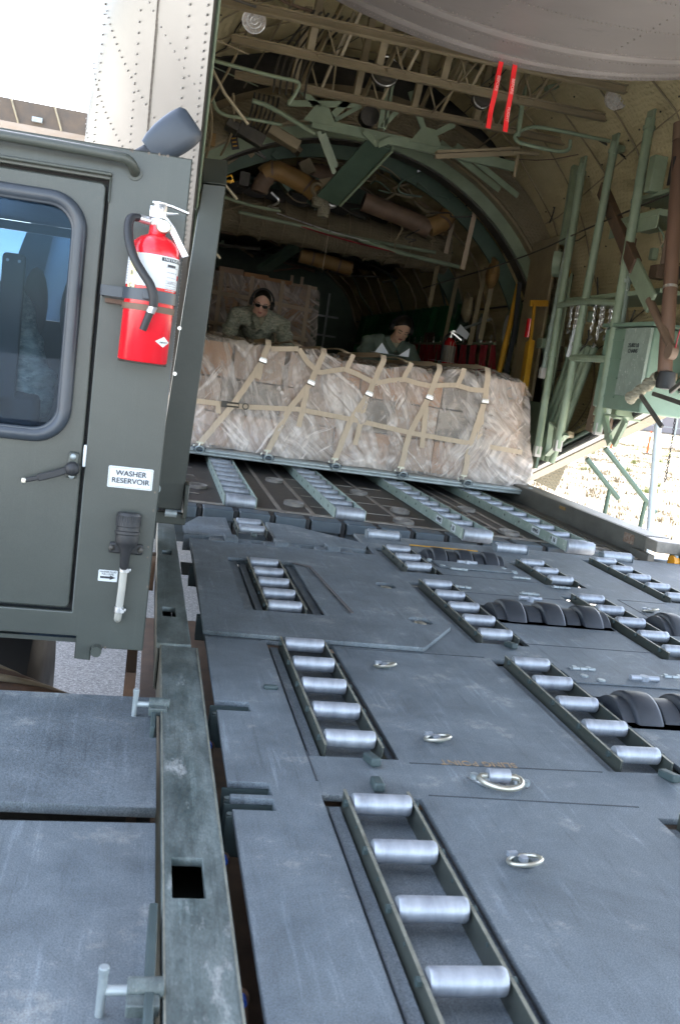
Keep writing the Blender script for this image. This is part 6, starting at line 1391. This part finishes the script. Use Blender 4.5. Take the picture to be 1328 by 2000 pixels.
    # brows, lips
    for s in (1,-1):
        g=MB(); g.tube([W((s*.016,-.0895,.024)),W((s*.032,-.088,.030)),W((s*.050,-.074,.026))],.0032,n=6,smooth=1); g.build('eyebrow',m_hair,b)
        g=MB(); 
        if female: g.tube([W((s*.018,-.0835,.004)),W((s*.032,-.085,-.001)),W((s*.046,-.075,.003))],.0028,n=6,smooth=1); g.build('eyelashes',m_hair,b)
        else: g.sph(W((s*.032,-.072,.006)),.010,n=12); g.build('eye',m_white,b)
    lip=mat('lips',(.42,.14,.12),(.36,.11,.1),rough=.4) if 'lips' not in bpy.data.materials else bpy.data.materials['lips']
    g=MB(); g.sph(W((0,-.0915,-.055)),.010,sc=(2.1,.5,.42),rot=HR); g.sph(W((0,-.0905,-.0645)),.010,sc=(1.8,.5,.5),rot=HR); g.build('lips',lip,b)
    # ear defenders
    hs_=bpy.data.objects.new('headset',None); scn.collection.objects.link(hs_); hs_.parent=b; hs_.location=Vector((0,0,0))
    for s in (1,-1):
        c=W((s*.090,.012,-.004)); d=HR@Vector((s,0,0)); g=MB(); g.lathe([(.001,.0),(.034,.0),(.040,.008),(.040,.022),(.030,.036),(.001,.038)],n=22,m=Matrix.Translation(c-d*.008)@d.to_track_quat('Z','Y').to_matrix().to_4x4()); 
        o=g.build('ear_cup',m_black,hs_)
    g=MB(); g.tube([W((.106*math.cos(t),.030,.006+.126*math.sin(t))) for t in [R(180*k/18) for k in range(19)]],(.004,.009),flat=(0,1,0)); g.build('headband',m_black,hs_)
    return b,W,HR
skinm=mat('skin_light',(.86,.55,.44),(.78,.46,.36),sc=12,rough=.45)
skinf=mat('skin_tan',(.78,.50,.36),(.7,.42,.29),sc=12,rough=.45)
C=.955
p,W,HR=person('man in camouflage uniform with sunglasses and black ear defenders leaning over the load',(.905,9.22,uz(.9,1.285)),-4,20,7,
 dict(neck=(.93,9.38,1.20),chest=(.93,9.55,1.09),hip=(.95,9.95,1.0),shr=(.70,9.44,1.155),shl=(1.15,9.46,1.115),elr=(.625,9.30,.92),ell=(1.20,9.30,.88),wrr=(.74,9.10,.84),wrl=(1.08,9.12,.82),handr=(.76,9.03,.82),handl=(1.06,9.04,.80),knr=(.84,9.90,.52),knl=(1.06,9.92,.52),anr=(.83,10.05,.09),anl=(1.08,10.1,.09),vneck=(.925,9.30,1.05)),skinm,m_camo,m_camo)
# sunglasses
g=MB()
for s in (1,-1): g.sph(W((s*.034,-.094,.004)),.024,sc=(1.15,.28,.72),n=16,rot=HR)
lens=g
sg_=lens.build('sunglasses',mat('dark_lens',(.008,.008,.01),(.006,.006,.008),rough=.08),p)
g=MB(); g.tube([W((-.078,-.01,.008)),W((-.064,-.075,.012)),W((-.034,-.098,.016)),W((0,-.098,.012)),(W((.034,-.098,.016))),W((.064,-.075,.012)),W((.078,-.01,.008))],.0035,n=6,smooth=1); g.build('spectacle_frame',m_black,sg_)
# rank patches
for (x,y,z),rz in (((.645,9.325,1.06),-25),((1.215,9.345,1.03),25)):
    g=MB(); T=Matrix.Translation((x,y,z))@Matrix.Rotation(R(rz),4,'Z')
    for k in range(3): g.tube([T@Vector((-.034,0,.012-.012*k)),T@Vector((0,-.004,-.004-.012*k)),T@Vector((.034,0,.012-.012*k))],.003,n=6)
    g.tube([T@Vector((.012*math.cos(a),-.005,.012*math.sin(a)+.018)) for a in [2*math.pi*j/12 for j in range(12)]],.002,closed=True)
    g.build('rank_patch',m_ink if False else m_white,p)
pw,Ww,HW=person('woman in sage green fleece jacket and black ear defenders bending over the load looking down',(2.262,9.22,uz(2.26,1.205)),4,34,8,
 dict(neck=(2.24,9.38,1.10),chest=(2.20,9.55,1.0),hip=(2.20,9.95,.95),shr=(2.01,9.46,1.06),shl=(2.42,9.47,1.035),elr=(1.94,9.28,.90),ell=(2.50,9.30,.86),wrr=(2.07,9.08,.83),wrl=(2.33,9.06,.82),handr=(2.10,9.02,.82),handl=(2.30,9.0,.82),knr=(2.1,9.90,.50),knl=(2.30,9.92,.50),anr=(2.09,10.05,.09),anl=(2.32,10.08,.09),vneck=(2.25,9.29,1.02)),skinf,m_fleece,m_camo,female=True)
# airman seated in the cab
p3,W3,H3=person('person in camouflage sitting inside the loader cab, shoulder visible through the side window',(-.66,2.93,1.06),150,5,0,
 dict(neck=(-.60,2.92,.92),chest=(-.52,2.90,.74),hip=(-.50,2.98,.34),shr=(-.42,2.88,.83),shl=(-.80,2.95,.82),elr=(-.33,2.86,.60),ell=(-.84,3.1,.58),wrr=(-.42,3.2,.52),wrl=(-.72,3.3,.55),handr=(-.43,3.28,.52),handl=(-.72,3.38,.55),knr=(-.42,3.45,.30),knl=(-.66,3.45,.30),anr=(-.42,3.55,-.0),anl=(-.66,3.55,-.0),vneck=(-.6,3.05,.8)),skinm,m_camo,m_camo,vox=.012)
g=MB(); g.bb(-.75,-.3,2.85,3.25,.14,.20); g.bb(-.75,-.3,2.78,2.84,.2,.62); g.build('driver_seat',m_black,ld,bevel=.02)

# the aircraft and all it carries lean one degree to the right of the loader
Mr=Matrix.Translation((1.3,0,0))@Matrix.Rotation(R(1.0),4,'Y')@Matrix.Translation((-1.3,0,0))
for o in list(scn.collection.objects):
    if o.parent is None and o.name.split('.')[0] in ('cargo_aircraft','cargo_pallet','wrapped_cargo','cargo_net','paper_sheets','second_cargo_load','wall_fire_extinguisher','warning_streamer'):
        o.matrix_world=Mr@Matrix.Translation(o.location)
